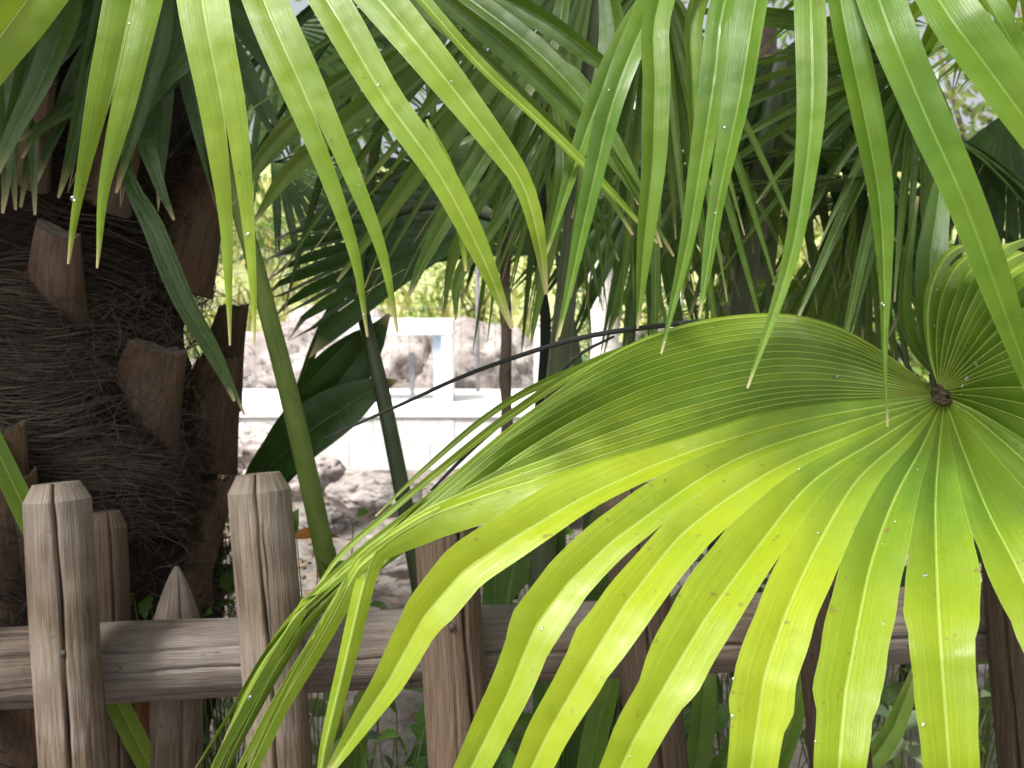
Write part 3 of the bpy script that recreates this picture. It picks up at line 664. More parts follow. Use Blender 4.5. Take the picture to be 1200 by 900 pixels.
for i in range(nseg):
    pts = W3[i]; wpx = segs[i][1]; nt_ = segs[i][2]; qn = int(NS * .72)
    if nt_: qn = min(range(NS), key=lambda q: math.hypot(segs[i][0][q][0] - nt_[0], segs[i][0][q][1] - nt_[1]))
    edges = []
    for side, bi in ((-1, i), (1, i + 1)):
        qs = min(bnd[bi][1], qn - 3); off = []
        e0 = None; ph = rf.uniform(0, 6.28)
        for q in range(NS):
            if q <= qs: o_ = bpos(bi, q) - pts[q]; h0 = o_.length; e0 = o_
            else:
                t_ = TT[i][q]; dpx = segs[i][0][q][2]
                hN = wpx / 2 / F * segs[i][0][qn][2]
                # facing frame after the split
                nv = (CAM - pts[q]); nv = (nv - t_ * nv.dot(t_)).normalized(); nS = SN[i][q]; nS = (nS - t_ * nS.dot(t_)).normalized()
                mixf = ss(qs, qn + 4, q) * (.75 if nt_ else .35); nn = (nS * (1 - mixf) + nv * mixf).normalized()
                sd = t_.cross(nn).normalized() * side
                if sd.dot(e0) < 0: sd = -sd
                if q <= qn: h = h0 * (1 if i <= first + 8 else 1 - .5 * ss(qs, qs + 9, q)) + (hN - h0) * ((q - qs) / max(1, qn - qs)) ** (2.6 if i <= first + 7 else 3.5)
                else:
                    r_ = (q - qn) / (NS - 1 - qn); st = 1 - .16 * ss(0, 2.2 / (NS - qn), r_ ) if nt_ else 1
                    endp = (.55 if i in range(first - 1, first + 7) else .12) if segs[i][0][-1][1] > 940 else .04
                    h = hN * st * (1 - (1 - endp) * r_ ** (1.6 if i <= first + 7 else 2.6))
                h *= 1 + .02 * math.sin(ph + q * .9)
                fo = .42 if nt_ and i <= first + 7 else -.5
                o2 = sd * h * math.cos(math.atan(fo)) + nn * h * math.sin(math.atan(fo))
                bl = ss(qs, qs + 5, q); o_ = (e0.normalized() * (1 - bl) + o2.normalized() * bl).normalized() * h
            off.append(o_)
        edges.append(off)
    # yellow zone of the leaf: green near the hub, yellow green half way out
    tn = []; tp = []
    for q in range(NS):
        f = q / (NS - 1); rad_ = (pts[q] - pts[0]).length
        y = ss(.07, .24, rad_) * (1 if i >= first - 1 else .25) * (1 if i <= first + 7 else .75 if i <= first + 12 else .3)
        y *= 1 - .45 * ss(.75, 1, f)
        tn.append(max(.02, y * .9 + .04)); tp.append(ss(.95, 1, f) if segs[i][0][-1][1] < 940 else 0)
    ribbon(mb, pts, edges[0], edges[1], SN[i], [0] * NS, tn, tp, rf.random(), .05, 0, 20 if first - 1 <= i <= first + 7 else 11)
for c in ([(820, 386, .87, 8), (700, 424, .83, 12), (600, 486, .79, 11), (520, 548, .76, 9), (455, 602, .74, 8), (400, 650, .73, 7), (368, 694, .72, 2)],
          [(800, 400, .86, 8), (690, 462, .81, 14), (590, 520, .77, 13), (500, 588, .74, 11), (420, 650, .72, 10), (345, 722, .71, 9), (300, 790, .7, 8), (262, 870, .7, 2)],
          [(780, 396, .87, 6), (660, 440, .84, 10), (580, 482, .81, 8), (500, 548, .79, 6), (440, 605, .78, 2)]):
    strap(mb, c, .5, 20, tone=(.2, .55), tipl=.03, n=30)
big = mb.build('frond', M['leaf_fan'], pal2); big['label'] = 'broad pleated yellow green fan spread over the fence'
# petiole below the leaf, and the brown hastula where the pleats meet
q = MB(); hb = P(1106, 470, .715); cp = crom([tuple(C2), (.86, .98, 1.2), (.55, .85, 1.16), tuple(hb + Vector((.03, .03, -.01))), tuple(hb)], 26)
tube(q, [Vector(c) for c in cp], [.012 - .006 * k / 25 for k in range(26)], 10, .6); q.build('petiole', M['stem'], big)
q = MB(); r7 = random.Random(9)
for k in range(12):
    p = P(1104 + r7.uniform(-6, 6), 463 + r7.uniform(-11, 11), .693); d = (V(r7.uniform(-1, 1), r7.uniform(-1, 1), -.6))
    tube(q, [p - d * .004, p + d * .003, p + d * r7.uniform(.006, .010)], [.0032, .0026, .0006], 6)
q.build('hastula', M['hub'], big)
drops(big, pick(big, 80, 4), 4)

# upper right hanging frond
mb = MB()
B = [
 ([(925, -330, .85, 2), (850, -170, .72, 40), (768, 0, .63, 44), (722, 110, .60, 42), (693, 225, .60, 32), (672, 320, .60, 16), (655, 395, .60, 3)], .25, 10),
 ([(925, -330, .85, 2), (840, -170, .74, 36), (792, -40, .68, 36), (744, 30, .66, 38), (705, 110, .66, 36), (672, 200, .66, 24), (640, 300, .66, 4)], .25, 12),
 ([(928, -330, .85, 2), (850, -170, .70, 40), (773, 0, .61, 43), (768, 100, .59, 43), (765, 190, .585, 38), (755, 285, .585, 26), (747, 385, .59, 3)], .2, -6),
 ([(928, -330, .85, 2), (900, -170, .71, 40), (850, 0, .62, 40), (838, 90, .60, 42), (822, 190, .595, 34), (805, 290, .595, 22), (775, 415, .60, 3)], .25, 8),
 ([(930, -330, .85, 2), (918, -170, .70, 44), (886, 0, .60, 54), (868, 110, .58, 48), (845, 220, .58, 30), (832, 300, .58, 20), (820, 372, .58, 3)], .22, 14),
 ([(932, -330, .85, 2), (918, -170, .71, 40), (818, -10, .63, 36), (810, 90, .61, 34), (814, 200, .605, 26), (806, 300, .605, 14), (798, 350, .6, 3)], .3, -20),
 ([(934, -330, .85, 2), (944, -170, .69, 42), (950, 0, .59, 46), (952, 120, .565, 44), (942, 220, .56, 33), (922, 320, .56, 22), (876, 455, .56, 3)], .2, 4),
 ([(936, -330, .85, 2), (962, -170, .69, 44), (985, 0, .59, 48), (1012, 130, .57, 48), (1030, 230, .57, 38), (1036, 330, .57, 20), (1036, 415, .57, 9), (1040, 500, .575, 3)], .25, -10),
 ([(938, -330, .85, 2), (980, -160, .67, 54), (1030, 0, .555, 66), (1078, 120, .53, 60), (1128, 232, .52, 54), (1172, 350, .52, 44), (1215, 470, .53, 22)], .2, -5),
 ([(940, -330, .85, 2), (1010, -160, .66, 60), (1100, 0, .55, 74), (1150, 70, .53, 76), (1215, 160, .52, 66), (1300, 290, .52, 40)], .22, -12),
 ([(942, -330, .85, 2), (1040, -180, .68, 46), (1150, -10, .58, 40), (1190, 60, .57, 34), (1230, 140, .56, 20)], .3, -25)]
for (c, fo, tw) in B: strap(mb, [(q_[0], q_[1], q_[2], q_[3] * .76) for q_ in c], fo + .25, tw * 2, tone=(.15 + rn.uniform(-.1, .1), .38 + rn.uniform(-.15, .15)), tipl=.03, n=34)
for i in range(7):
    a = R(-110 + i * 36); strap(mb, [(932, -330, .85, 2), (932 + math.sin(a) * 200, -330 - math.cos(a) * 130, .98, 50), (932 + math.sin(a) * 380, -320 - math.cos(a) * 190, 1.1, 40), (932 + math.sin(a) * 460, -280 - math.cos(a) * 180, 1.2, 4)], .2, 0, None, tone=(.4, .5))
f3 = mb.build('frond', M['leaf_right'], pal2); f3['label'] = 'fresh green frond hanging down across the top right'
q = MB(); cp = crom([tuple(C2), (1.0, .95, 1.7), (.62, .86, 2.0), tuple(P(932, -330, .86))], 22); tube(q, [Vector(c) for c in cp], [.013 - .005 * k / 21 for k in range(22)], 8, .6); q.build('petiole', M['stem'], f3)
drops(f3, pick(f3, 8, 8), 8)
# grey green upright blade behind the fan lobe
mb = MB(); strap(mb, [(1120, 470, .95, 10), (1096, 400, .93, 30), (1090, 320, .93, 34), (1098, 250, .95, 26), (1112, 160, 1.0, 4)], .3, 10, tone=(0, .2)); strap(mb, [(1128, 470, .96, 10), (1068, 400, .95, 16), (1060, 330, .95, 16), (1075, 230, .96, 4)], .3, 30, tone=(0, .2))
mb.build('frond', M['leaf_mid'], pal2)['label'] = 'narrow grey green upright blades behind the fan lobe'
for i in range(4):
    a = R(-20 + i * 60); d = Vector((math.cos(a), math.sin(a), .2)); hub = C2 + Vector((math.cos(a) * .45, math.sin(a) * .45, .55))
    fan('frond', pal2, hub, d, Z - d * .4, .42, 22, 220, 'leaf_mid', 80 + i, .3, petiole=[C2, C2 + Vector((math.cos(a) * .2, math.sin(a) * .2, .4))], steps=10)

# ------------------------------------------------------------------ clump palm behind the fence (middle)
C3 = Vector((.06, 1.75, .1)); pal3 = empty('palm_tree', tuple(C3), 'many stemmed fan palm clump behind the middle of the fence', 'palm')
q = MB()
for k in range(5): tube(q, [C3 + Vector((.06 * math.cos(k * 1.3), .06 * math.sin(k * 1.3), -.1)), C3 + Vector((.09 * math.cos(k * 1.3), .09 * math.sin(k * 1.3), .25)), C3 + Vector((.11 * math.cos(k * 1.3), .11 * math.sin(k * 1.3), .42))], [.05, .04, .02], 10)
q.build('trunk', M['trunk'], pal3)
# traced petioles with their fans
def hubfan(hx, hy, hd, D, N, Rad, n, arc, mat, seed, pet=None, pmat='stem', **kw):
    o = fan('frond', pal3 if 'par' not in kw else kw.pop('par'), P(hx, hy, hd), V(*D), V(*N), Rad, n, arc, mat, seed, **kw)
    if pet: petiole(o, pet, pmat)
    return o
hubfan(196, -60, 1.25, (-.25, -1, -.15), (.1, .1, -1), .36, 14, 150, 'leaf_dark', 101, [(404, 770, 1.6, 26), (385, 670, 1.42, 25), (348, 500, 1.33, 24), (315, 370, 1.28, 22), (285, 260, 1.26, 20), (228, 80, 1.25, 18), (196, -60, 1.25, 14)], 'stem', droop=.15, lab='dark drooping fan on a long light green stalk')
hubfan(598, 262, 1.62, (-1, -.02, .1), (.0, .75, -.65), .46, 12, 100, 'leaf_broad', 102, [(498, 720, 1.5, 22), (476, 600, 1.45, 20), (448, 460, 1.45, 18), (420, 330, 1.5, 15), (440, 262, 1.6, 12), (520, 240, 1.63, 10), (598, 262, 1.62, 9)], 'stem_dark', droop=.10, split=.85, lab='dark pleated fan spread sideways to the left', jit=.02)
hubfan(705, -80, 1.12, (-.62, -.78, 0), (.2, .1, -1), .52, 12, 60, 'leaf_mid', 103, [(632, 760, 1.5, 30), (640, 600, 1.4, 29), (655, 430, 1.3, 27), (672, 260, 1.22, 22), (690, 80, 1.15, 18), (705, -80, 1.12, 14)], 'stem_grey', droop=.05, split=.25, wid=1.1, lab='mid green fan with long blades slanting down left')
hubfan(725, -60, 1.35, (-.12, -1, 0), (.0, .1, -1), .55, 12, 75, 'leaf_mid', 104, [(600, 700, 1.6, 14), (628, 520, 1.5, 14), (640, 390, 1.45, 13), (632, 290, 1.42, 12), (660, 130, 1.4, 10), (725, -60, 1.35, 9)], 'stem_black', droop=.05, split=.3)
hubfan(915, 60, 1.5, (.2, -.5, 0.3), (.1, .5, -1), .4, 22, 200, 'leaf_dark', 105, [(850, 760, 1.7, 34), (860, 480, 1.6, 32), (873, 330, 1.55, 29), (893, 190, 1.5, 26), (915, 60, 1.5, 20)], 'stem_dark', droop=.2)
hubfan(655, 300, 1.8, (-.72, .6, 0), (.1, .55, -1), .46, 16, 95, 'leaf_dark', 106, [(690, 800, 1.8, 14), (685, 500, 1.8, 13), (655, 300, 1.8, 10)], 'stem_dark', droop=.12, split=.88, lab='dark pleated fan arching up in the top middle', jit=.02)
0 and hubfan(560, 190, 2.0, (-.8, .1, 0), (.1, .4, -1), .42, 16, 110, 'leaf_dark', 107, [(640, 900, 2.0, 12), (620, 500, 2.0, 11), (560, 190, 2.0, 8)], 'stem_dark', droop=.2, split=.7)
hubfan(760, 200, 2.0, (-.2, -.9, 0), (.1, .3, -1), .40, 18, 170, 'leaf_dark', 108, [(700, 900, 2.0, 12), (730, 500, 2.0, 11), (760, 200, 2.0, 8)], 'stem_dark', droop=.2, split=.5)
# edge-on blades sweeping right across the top middle
mb = MB()
for j, c in enumerate([
 [(330, -160, 1.0, 4), (500, -20, .84, 22), (600, 60, .80, 26), (690, 150, .78, 22), (745, 220, .77, 14), (790, 300, .77, 3)],
 [(330, -160, 1.0, 4), (530, -15, .84, 24), (630, 62, .80, 26), (700, 140, .78, 22), (750, 230, .77, 12), (775, 290, .77, 3)],
 [(330, -160, 1.0, 4), (560, -20, .84, 22), (640, 24, .80, 26), (702, 70, .79, 18), (738, 100, .79, 3)],
 [(330, -160, 1.0, 4), (545, -5, .85, 18), (620, 50, .82, 24), (672, 92, .80, 20), (712, 130, .80, 3)],
 [(330, -160, 1.0, 4), (490, 0, .86, 18), (560, 60, .83, 20), (640, 140, .81, 20), (700, 205, .80, 14), (742, 275, .8, 3)],
 [(330, -160, 1.0, 4), (510, -10, .88, 16), (600, 52, .86, 20), (680, 120, .85, 18), (728, 190, .85, 12), (748, 240, .85, 3)]]):
    strap(mb, c, .5, (35, -30, 20, -40, 30, -20)[j], tone=(.1, .35), tipl=.03, n=26)
mb.build('frond', M['leaf_mid'], palm)['label'] = 'folded green blades sweeping right across the top middle'
# more narrow blades tangled at many angles behind the front leaves
def tangle(par, hx, hy, hd, a0, a1, n, L0, L1, w0, w1, mat, seed, label=None):
    rg = random.Random(seed); mb = MB()
    for i in range(n):
        a = R(a0 + (a1 - a0) * (i + rg.uniform(-.3, .3)) / max(1, n - 1)); L = rg.uniform(L0, L1); sg = rg.uniform(.05, .3) * L; ww = rg.uniform(w0, w1); dz = rg.uniform(-.06, .06)
        c = []
        for t_ in (0, .3, .6, .85, 1): c.append((hx + math.cos(a) * L * t_, hy + math.sin(a) * L * t_ + sg * t_ ** 2.5, hd + dz * t_ - .05 * t_, ww * (.3, 1, .9, .5, .12)[int(t_ * 4 + .01) if t_ < .8 else (3 if t_ < .9 else 4)]))
        strap(mb, c, rg.uniform(.3, .7), rg.uniform(-45, 45), tone=(rg.uniform(0, .4), rg.uniform(.2, .8)), tipl=rg.uniform(.02, .06), n=16)
    o = mb.build('frond', M[mat], par)
    if label: o['label'] = label
    return o
tangle(pal3, 640, -60, 1.30, 70, 165, 15, 260, 460, 9, 18, 'leaf_mid', 1)
tangle(pal3, 480, -80, 1.45, 40, 140, 8, 220, 420, 8, 16, 'leaf_dark', 2)
tangle(pal3, 770, -40, 1.20, 60, 130, 20, 260, 430, 8, 15, 'leaf_mid', 3)
tangle(pal3, 640, 120, 1.75, 20, 175, 13, 150, 300, 8, 18, 'leaf_dark', 4)
tangle(pal2, 1080, 60, 1.30, 70, 200, 24, 180, 360, 8, 16, 'leaf_mid', 5)
tangle(pal2, 1010, 150, 1.65, 30, 190, 15, 150, 300, 7, 15, 'leaf_dark', 6)
tangle(pal2, 860, 120, 1.55, 20, 160, 13, 140, 270, 7, 14, 'leaf_mid', 7)
# pale thin hanging blades around the middle
mb = MB()
for j, c in enumerate([
 [(700, -60, 1.0, 4), (720, 40, .95, 34), (706, 120, .93, 30), (688, 220, .92, 22), (668, 330, .92, 10), (652, 400, .92, 3)],
 [(660, -60, 1.0, 4), (655, 30, .95, 22), (600, 130, .93, 24), (545, 220, .92, 24), (500, 300, .92, 16), (478, 350, .92, 3)],
 [(640, -40, 1.1, 4), (600, 60, 1.05, 26), (520, 160, 1.0, 26), (460, 240, 1.0, 18), (395, 330, 1.0, 3)],
 [(560, -40, 1.2, 4), (500, 60, 1.15, 26), (420, 130, 1.1, 26), (340, 200, 1.1, 20), (296, 262, 1.1, 3)],
 [(540, -40, 1.25, 4), (470, 60, 1.2, 22), (380, 110, 1.15, 24), (310, 180, 1.15, 16), (285, 230, 1.15, 3)],
 [(640, 60, 1.1, 4), (660, 180, 1.0, 16), (648, 280, 1.0, 15), (630, 360, 1.0, 9), (622, 405, 1.0, 2)],
 [(620, 160, 1.1, 4), (560, 240, 1.05, 14), (530, 300, 1.05, 12), (520, 370, 1.05, 2)],
 [(640, 160, 1.1, 4), (590, 250, 1.05, 12), (540, 320, 1.05, 14), (534, 375, 1.05, 2)]]):
    strap(mb, c, .35, rn.uniform(-25, 25), tone=(.2, .6), tipl=.03, n=24)
mb.build('frond', M['leaf_mid'], pal3)['label'] = 'long green blades crossing behind the bright leaf'

# ------------------------------------------------------------------ right background palm
C4 = Vector((1.15, 2.3, .15)); pal4 = empty('palm_tree', tuple(C4), 'dark fan palm with glossy drooping leaves in the right background', 'palm')
q = MB(); tube(q, [C4 - Z * .15, C4 + Z * .3, C4 + Z * .62], [.10, .09, .07], 14); q.build('trunk', M['trunk'], pal4)
C4t = C4 + Z * .6
for j, (hx, hy, hd, D, N, Rd, n, arc, mt, dr) in enumerate([
  (1075, 225, 1.38, (-1, .02, 0), (0, 1, -.12), .36, 24, 90, 'leaf_dark', .05),
  (1090, 205, 1.50, (-1, .12, 0), (0, 1, -.16), .44, 24, 110, 'leaf_dark', .10),
  (1150, 250, 1.75, (-1, .1, 0), (0, 1, -.22), .46, 24, 120, 'leaf_dark', .12),
  (1080, 160, 1.9, (-1, .0, .1), (0, 1, -.3), .55, 24, 120, 'leaf_dark', .18),
  (1010, 120, 1.7, (.9, -.35, 0), (.2, .9, -.4), .50, 22, 120, 'leaf_dark', .3),
  (960, 330, 2.0, (-.4, -.9, 0), (0, .3, -1), .35, 16, 140, 'leaf_mid', .1),
  (1010, 230, 1.9, (.1, -1, .1), (.3, .3, -1), .42, 18, 110, 'leaf_mid', .1),
  (1180, 130, 1.6, (.4, -.9, 0), (0, .5, -1), .42, 20, 160, 'leaf_dark', .2)]):
    hub = P(hx, hy, hd); fan('frond', pal4, hub, V(*D), V(*N), Rd, n, arc, mt, 200 + j, dr, petiole=[C4t, (C4t + hub) / 2 + Vector((.04, .05, .1))], pm='stem_dark', split=.5, pw=.007)
# palm standing behind, upper left to centre
C5 = Vector((.86, 3.3, .2)); pal5 = empty('palm_tree', tuple(C5), 'palm with dense dark crown standing far behind the top middle', 'palm')
q = MB(); tube(q, [C5 - Z * .2, C5 + Z * 1.0, C5 + Z * 2.0], [.12, .10, .09], 14); q.build('trunk', M['trunk'], pal5)
C5t = C5 + Z * 1.95
for j, (hx, hy, hd, D, N, Rd, n, arc, mt, dr) in enumerate([
  (330, 30, 2.2, (.2, -1, 0), (.2, .2, -1), .45, 22, 200, 'leaf_dark', .2),
  (690, 130, 2.1, (.5, -.8, 0), (.2, .6, -1), .42, 20, 140, 'leaf_dark', .2),
  (320, 190, 2.0, (.6, -.3, 0), (.1, .9, -.5), .4, 20, 130, 'leaf_broad', .2)]):
    hub = P(hx, hy, hd); fan('frond', pal5, hub, V(*D), V(*N), Rd, n, arc, mt, 300 + j, dr, petiole=[C5t, (C5t + hub) / 2 + Vector((0, .05, .08))], pm='stem_dark', split=.5, pw=.007)
# dark thin stems crossing the centre: an old leaf rib lying across
q = empty('fallen_rib', tuple(P(400, 506, .92)), 'thin dark palm leaf rib slanting across the pale wall', 'leaf rib')
for c in ([(380, 514, .93, 2.5), (470, 474, .92, 4), (560, 434, .91, 5), (680, 396, .90, 6), (790, 380, .90, 6), (860, 374, .92, 4)], [(505, 575, .95, 3), (560, 520, .94, 5), (640, 452, .93, 5), (680, 415, .92, 4), (720, 394, .92, 3)]):
    petiole(q, c, 'stem_black', flat=.5).name = 'rib_blade'

# broad leaved plant behind the fence
C6 = P(290, 640, 1.75); C6.z = hgt(C6.x, C6.y); can = empty('broad_leaf_plant', tuple(C6), 'dark plant with wide ribbed leaves rising behind the second post', 'plant')
for j, c in enumerate([
 [(296, 700, 1.7, 20), (300, 585, 1.6, 40), (345, 515, 1.55, 60), (392, 455, 1.5, 58), (430, 405, 1.5, 38), (456, 368, 1.5, 4)],
 [(300, 700, 1.7, 18), (300, 580, 1.55, 30), (345, 520, 1.5, 60), (400, 480, 1.48, 56), (435, 458, 1.48, 30), (465, 446, 1.48, 4)],
 [(300, 700, 1.7, 12), (320, 560, 1.65, 30), (370, 450, 1.62, 44), (425, 400, 1.6, 36), (452, 382, 1.6, 3)],
 [(310, 700, 1.75, 12), (330, 540, 1.75, 14), (362, 420, 1.72, 14), (400, 340, 1.7, 18), (430, 280, 1.7, 3)]]):
    mb = MB(); strap(mb, c, .25, (10, -15, 20, 40)[j], tone=(.0, .4), tipl=.02, n=24); mb.build('leaf', M['leaf_broad'], can)
# single strap leaf at left edge running behind the post and rail
mb = MB(); strap(mb, [(-30, 470, 1.165, 22), (12, 560, 1.165, 26), (60, 660, 1.165, 26), (150, 848, 1.17, 26), (200, 940, 1.18, 22)], .3, 10, tone=(.5, .8), tipl=.01, n=20)
tag(mb.build('strap_leaf', M['leaf_hang']), 'light green strap leaf running behind the leftmost post and rail', 'leaf')

# ------------------------------------------------------------------ FENCE
fence = empty('rustic_fence', (0, 1.1, 0), 'rustic fence of grey weathered round posts nailed to one thick rail', 'fence')
def log(name, a, b, ra, rb, mat, cracks, seed, top='chamfer', par=fence, na=150, nl=110):
    ax = (b - a).normalized(); Ln = (b - a).length; f_ = (CAM - a); f_ = (f_ - ax * f_.dot(ax)).normalized(); sd = ax.cross(f_); mb = MB(); rings = []
    hs = [i / (nl - 1) for i in range(nl)]
    if top == 'chamfer': hs = [h for h in hs if (1 - h) * Ln > .026] + [1 - .0205 / Ln, 1 - .020 / Ln, 1 - .0199 / Ln, 1 - .010 / Ln, 1 - .0002 / Ln, 1]; nl = len(hs)
    for i, h in enumerate(hs):
        z = h * Ln; r0 = ra + (rb - ra) * h; ring = []
        dt = Ln - z; cf = 1
        for j in range(na):
            th = (j / na - .5) * 2 * math.pi
            r = r0 * (1 + .05 * noise.noise(Vector((math.cos(th) * 1.2, math.sin(th) * 1.2, z * 5 + seed * 7))) + .018 * noise.noise(Vector((math.cos(th) * 7, math.sin(th) * 7, z * 3 + seed))))
            ck = 0
            for (ct, cw, dp, z0, z1) in cracks:
                c_ = ct + .12 * noise.noise(Vector((z * 7, seed, ct * 3))) + .04 * noise.noise(Vector((z * 30, seed, 1)))
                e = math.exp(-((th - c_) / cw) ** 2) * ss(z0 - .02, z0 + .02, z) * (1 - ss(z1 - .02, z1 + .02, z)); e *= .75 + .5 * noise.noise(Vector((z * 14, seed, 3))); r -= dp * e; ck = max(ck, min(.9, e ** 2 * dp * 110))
            if top == 'chamfer' and dt < .02: r = r * (1 - .30 * (1 - dt / .02))
            if top == 'point' and dt < .085: r *= max(.10, (dt / .085) ** .6) * (1 + .12 * math.sin(th * 2 + 1) * (1 - dt / .085))
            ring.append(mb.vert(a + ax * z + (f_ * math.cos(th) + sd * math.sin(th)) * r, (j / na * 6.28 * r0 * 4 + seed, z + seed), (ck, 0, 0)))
        rings.append(ring)
    for i in range(nl - 1):
        for j in range(na): mb.face((rings[i][j], rings[i][(j + 1) % na], rings[i + 1][(j + 1) % na], rings[i + 1][j]))
    tp = [mb.vert(mb.v[i], (mb.v[i][0] * 5, mb.v[i][1] * 2), mb.c[i]) for i in rings[-1]]; mb.face(tuple(tp)); mb.face(tuple(rings[0][::-1])); o = mb.build(name, M[mat], par)
    if top == 'chamfer':
        for p_ in list(o.data.polygons)[(nl - 4) * na:]: p_.use_smooth = False
    return o
def ground_end(t_, b, z=-.05):
    p, q = P(*t_), P(*b); s = (z - p.z) / (q.z - p.z); return p + (q - p) * s, p
def nail(o, x, y, d):
    q = MB(); p = P(x, y, d); tube(q, [p + FW * .01, p - FW * .0005, p - FW * .0022], [.0042, .0042, .003], 10); q.build('nail', M['iron'], o)
posts = [((66, 566, 1.02), (88, 900, 1.01), 79, 'wood', [(-.10, .055, .012, -1, 2), (.55, .04, .003, .3, .75)], 'leftmost front post with a long dark crack', (73, 766)),
 ((303, 555, 1.02), (329, 900, 1.01), 77, 'wood', [(-.12, .05, .009, .35, 2)], 'front post with a nail hole and chamfered grey top', (302, 736)),
 ((519, 583, 1.03), (540, 900, 1.03), 79, 'wood_brown', [(.45, .06, .012, -1, 2), (.0, .04, .004, .2, 2)], 'front post partly covered by the fan tips', (530, 735)),
 ((737, 568, 1.05), (772, 900, 1.05), 74, 'wood_brown', [(.1, .05, .008, -1, 2)], 'shaded front post seen between the fan segments', None),
 ((955, 575, 1.06), (985, 900, 1.06), 74, 'wood_brown', [(.2, .05, .008, -1, 2)], 'front post mostly hidden under the fan', None),
 ((1182, 578, 1.06), (1208, 900, 1.06), 74, 'wood_brown', [(-.4, .05, .008, -1, 2)], 'dark front post at the right edge', None),
 ((1400, 575, 1.08), (1425, 900, 1.08), 74, 'wood', [], None, None), ((-160, 566, 1.02), (-140, 900, 1.02), 79, 'wood', [], None, None)]
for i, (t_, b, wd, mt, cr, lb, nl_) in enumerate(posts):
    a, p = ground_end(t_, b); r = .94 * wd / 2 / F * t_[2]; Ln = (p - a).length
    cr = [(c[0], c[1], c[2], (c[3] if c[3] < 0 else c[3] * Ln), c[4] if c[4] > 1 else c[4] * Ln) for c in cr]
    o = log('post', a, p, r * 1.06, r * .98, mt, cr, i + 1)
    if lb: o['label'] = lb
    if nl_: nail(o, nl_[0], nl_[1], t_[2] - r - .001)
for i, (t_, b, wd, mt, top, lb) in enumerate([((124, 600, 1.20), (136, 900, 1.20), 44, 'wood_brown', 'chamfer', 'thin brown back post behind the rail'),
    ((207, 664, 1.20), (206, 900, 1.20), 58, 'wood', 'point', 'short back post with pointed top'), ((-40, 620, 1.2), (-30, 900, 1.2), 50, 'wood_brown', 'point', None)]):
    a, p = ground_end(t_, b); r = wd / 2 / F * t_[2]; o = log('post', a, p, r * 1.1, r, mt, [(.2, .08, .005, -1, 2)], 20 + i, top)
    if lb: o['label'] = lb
a = P(-330, 800, 1.115); b = P(620, 752, 1.12); c = P(1500, 712, 1.15)
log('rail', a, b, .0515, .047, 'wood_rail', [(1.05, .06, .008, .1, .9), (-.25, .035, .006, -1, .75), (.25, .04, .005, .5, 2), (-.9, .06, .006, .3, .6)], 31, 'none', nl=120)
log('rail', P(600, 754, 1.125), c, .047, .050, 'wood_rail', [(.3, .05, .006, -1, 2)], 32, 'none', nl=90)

# ------------------------------------------------------------------ background built things
D0 = 4.35
wl = P(150, 482, D0); wr = P(780, 482, D0); zt = wl.z
wall = empty('low_wall', ((wl.x + wr.x) / 2, wl.y, 0), 'low white block wall in full light behind the palms', 'wall')
mb = MB(); y0 = wl.y; box(mb, (wl.x, y0 + .02, 0), (wr.x, y0 + .95, zt - .03)); mb.build('joint_bed', M['mortar'], wall, False)
mb = MB(); z = zt - .035; bh = .13; row = 0
while z > .25:
    x = wl.x - (.12 if row % 2 else 0)
    while x < wr.x:
        box(mb, (max(wl.x, x) + .002, y0 + rg.uniform(0, .004), z - bh + .002), (min(wr.x, x + .4) - .001, y0 + .3, z)); x += .4
    z -= bh; row += 1
mb.build('block_courses', M['block'], wall, False)
mb = MB(); box(mb, (wl.x - .004, y0 - .006, zt - .03), (wr.x + .004, y0 + 1.0, zt)); mb.build('coping', M['white'], wall, False)
# white frame standing on the wall
gx0, gx1 = P(400, 480, 4.7).x, P(530, 480, 4.7).x; gy = P(480, 480, 4.7).y; gz0 = zt; gz1 = P(480, 374, 4.7).z
gate = empty('gate_frame', (gx0, gy, gz0), 'white square timber frame standing on the low wall', 'gate frame')
tw = .075
mb = MB(); box(mb, (gx0, gy, gz0), (gx0 + tw, gy + .22, gz1 - .08)); mb.build('frame_post', M['white'], gate, False)
mb = MB(); box(mb, (gx1 - .055, gy, gz0), (gx1, gy + .22, gz1 - .08)); mb.build('frame_post', M['white'], gate, False)
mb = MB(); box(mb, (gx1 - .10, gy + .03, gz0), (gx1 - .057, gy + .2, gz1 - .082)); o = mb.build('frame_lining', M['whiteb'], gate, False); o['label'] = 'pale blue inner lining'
mb = MB(); box(mb, (gx0 - .01, gy - .004, gz1 - .08), (gx1 + .004, gy + .225, gz1)); mb.build('frame_beam', M['white'], gate, False)
mb = MB(); px = P(482, 480, 4.75).x; box(mb, (px - .012, gy + .1, gz0), (px + .012, gy + .125, P(482, 414, 4.75).z)); mb.build('inner_rod', M['wire'], gate, False)
# white posts
for (x0, x1, yt, d, lb) in ((626, 639, 380, 4.6, 'slim white post right of the brown stake'), (880, 902, 325, 4.4, 'white post showing between the stems at right'), (786, 800, 300, 5.0, 'narrow white post half hidden by hanging blades')):
    a = P(x0, yt, d); b = P(x1, yt, d); gz = min(hgt(a.x, a.y), zt) - .05; rt = empty('white_post', (a.x, a.y, gz), lb, 'post', 'white posts behind the palms')
    mb = MB(); box(mb, (a.x, a.y, gz), (b.x, a.y + .06, a.z)); mb.build('post_shaft', M['white'], rt, False)
    mb = MB(); box(mb, (a.x - .006, a.y - .006, a.z), (b.x + .006, a.y + .066, a.z + .012)); mb.build('post_cap', M['white'], rt, False)
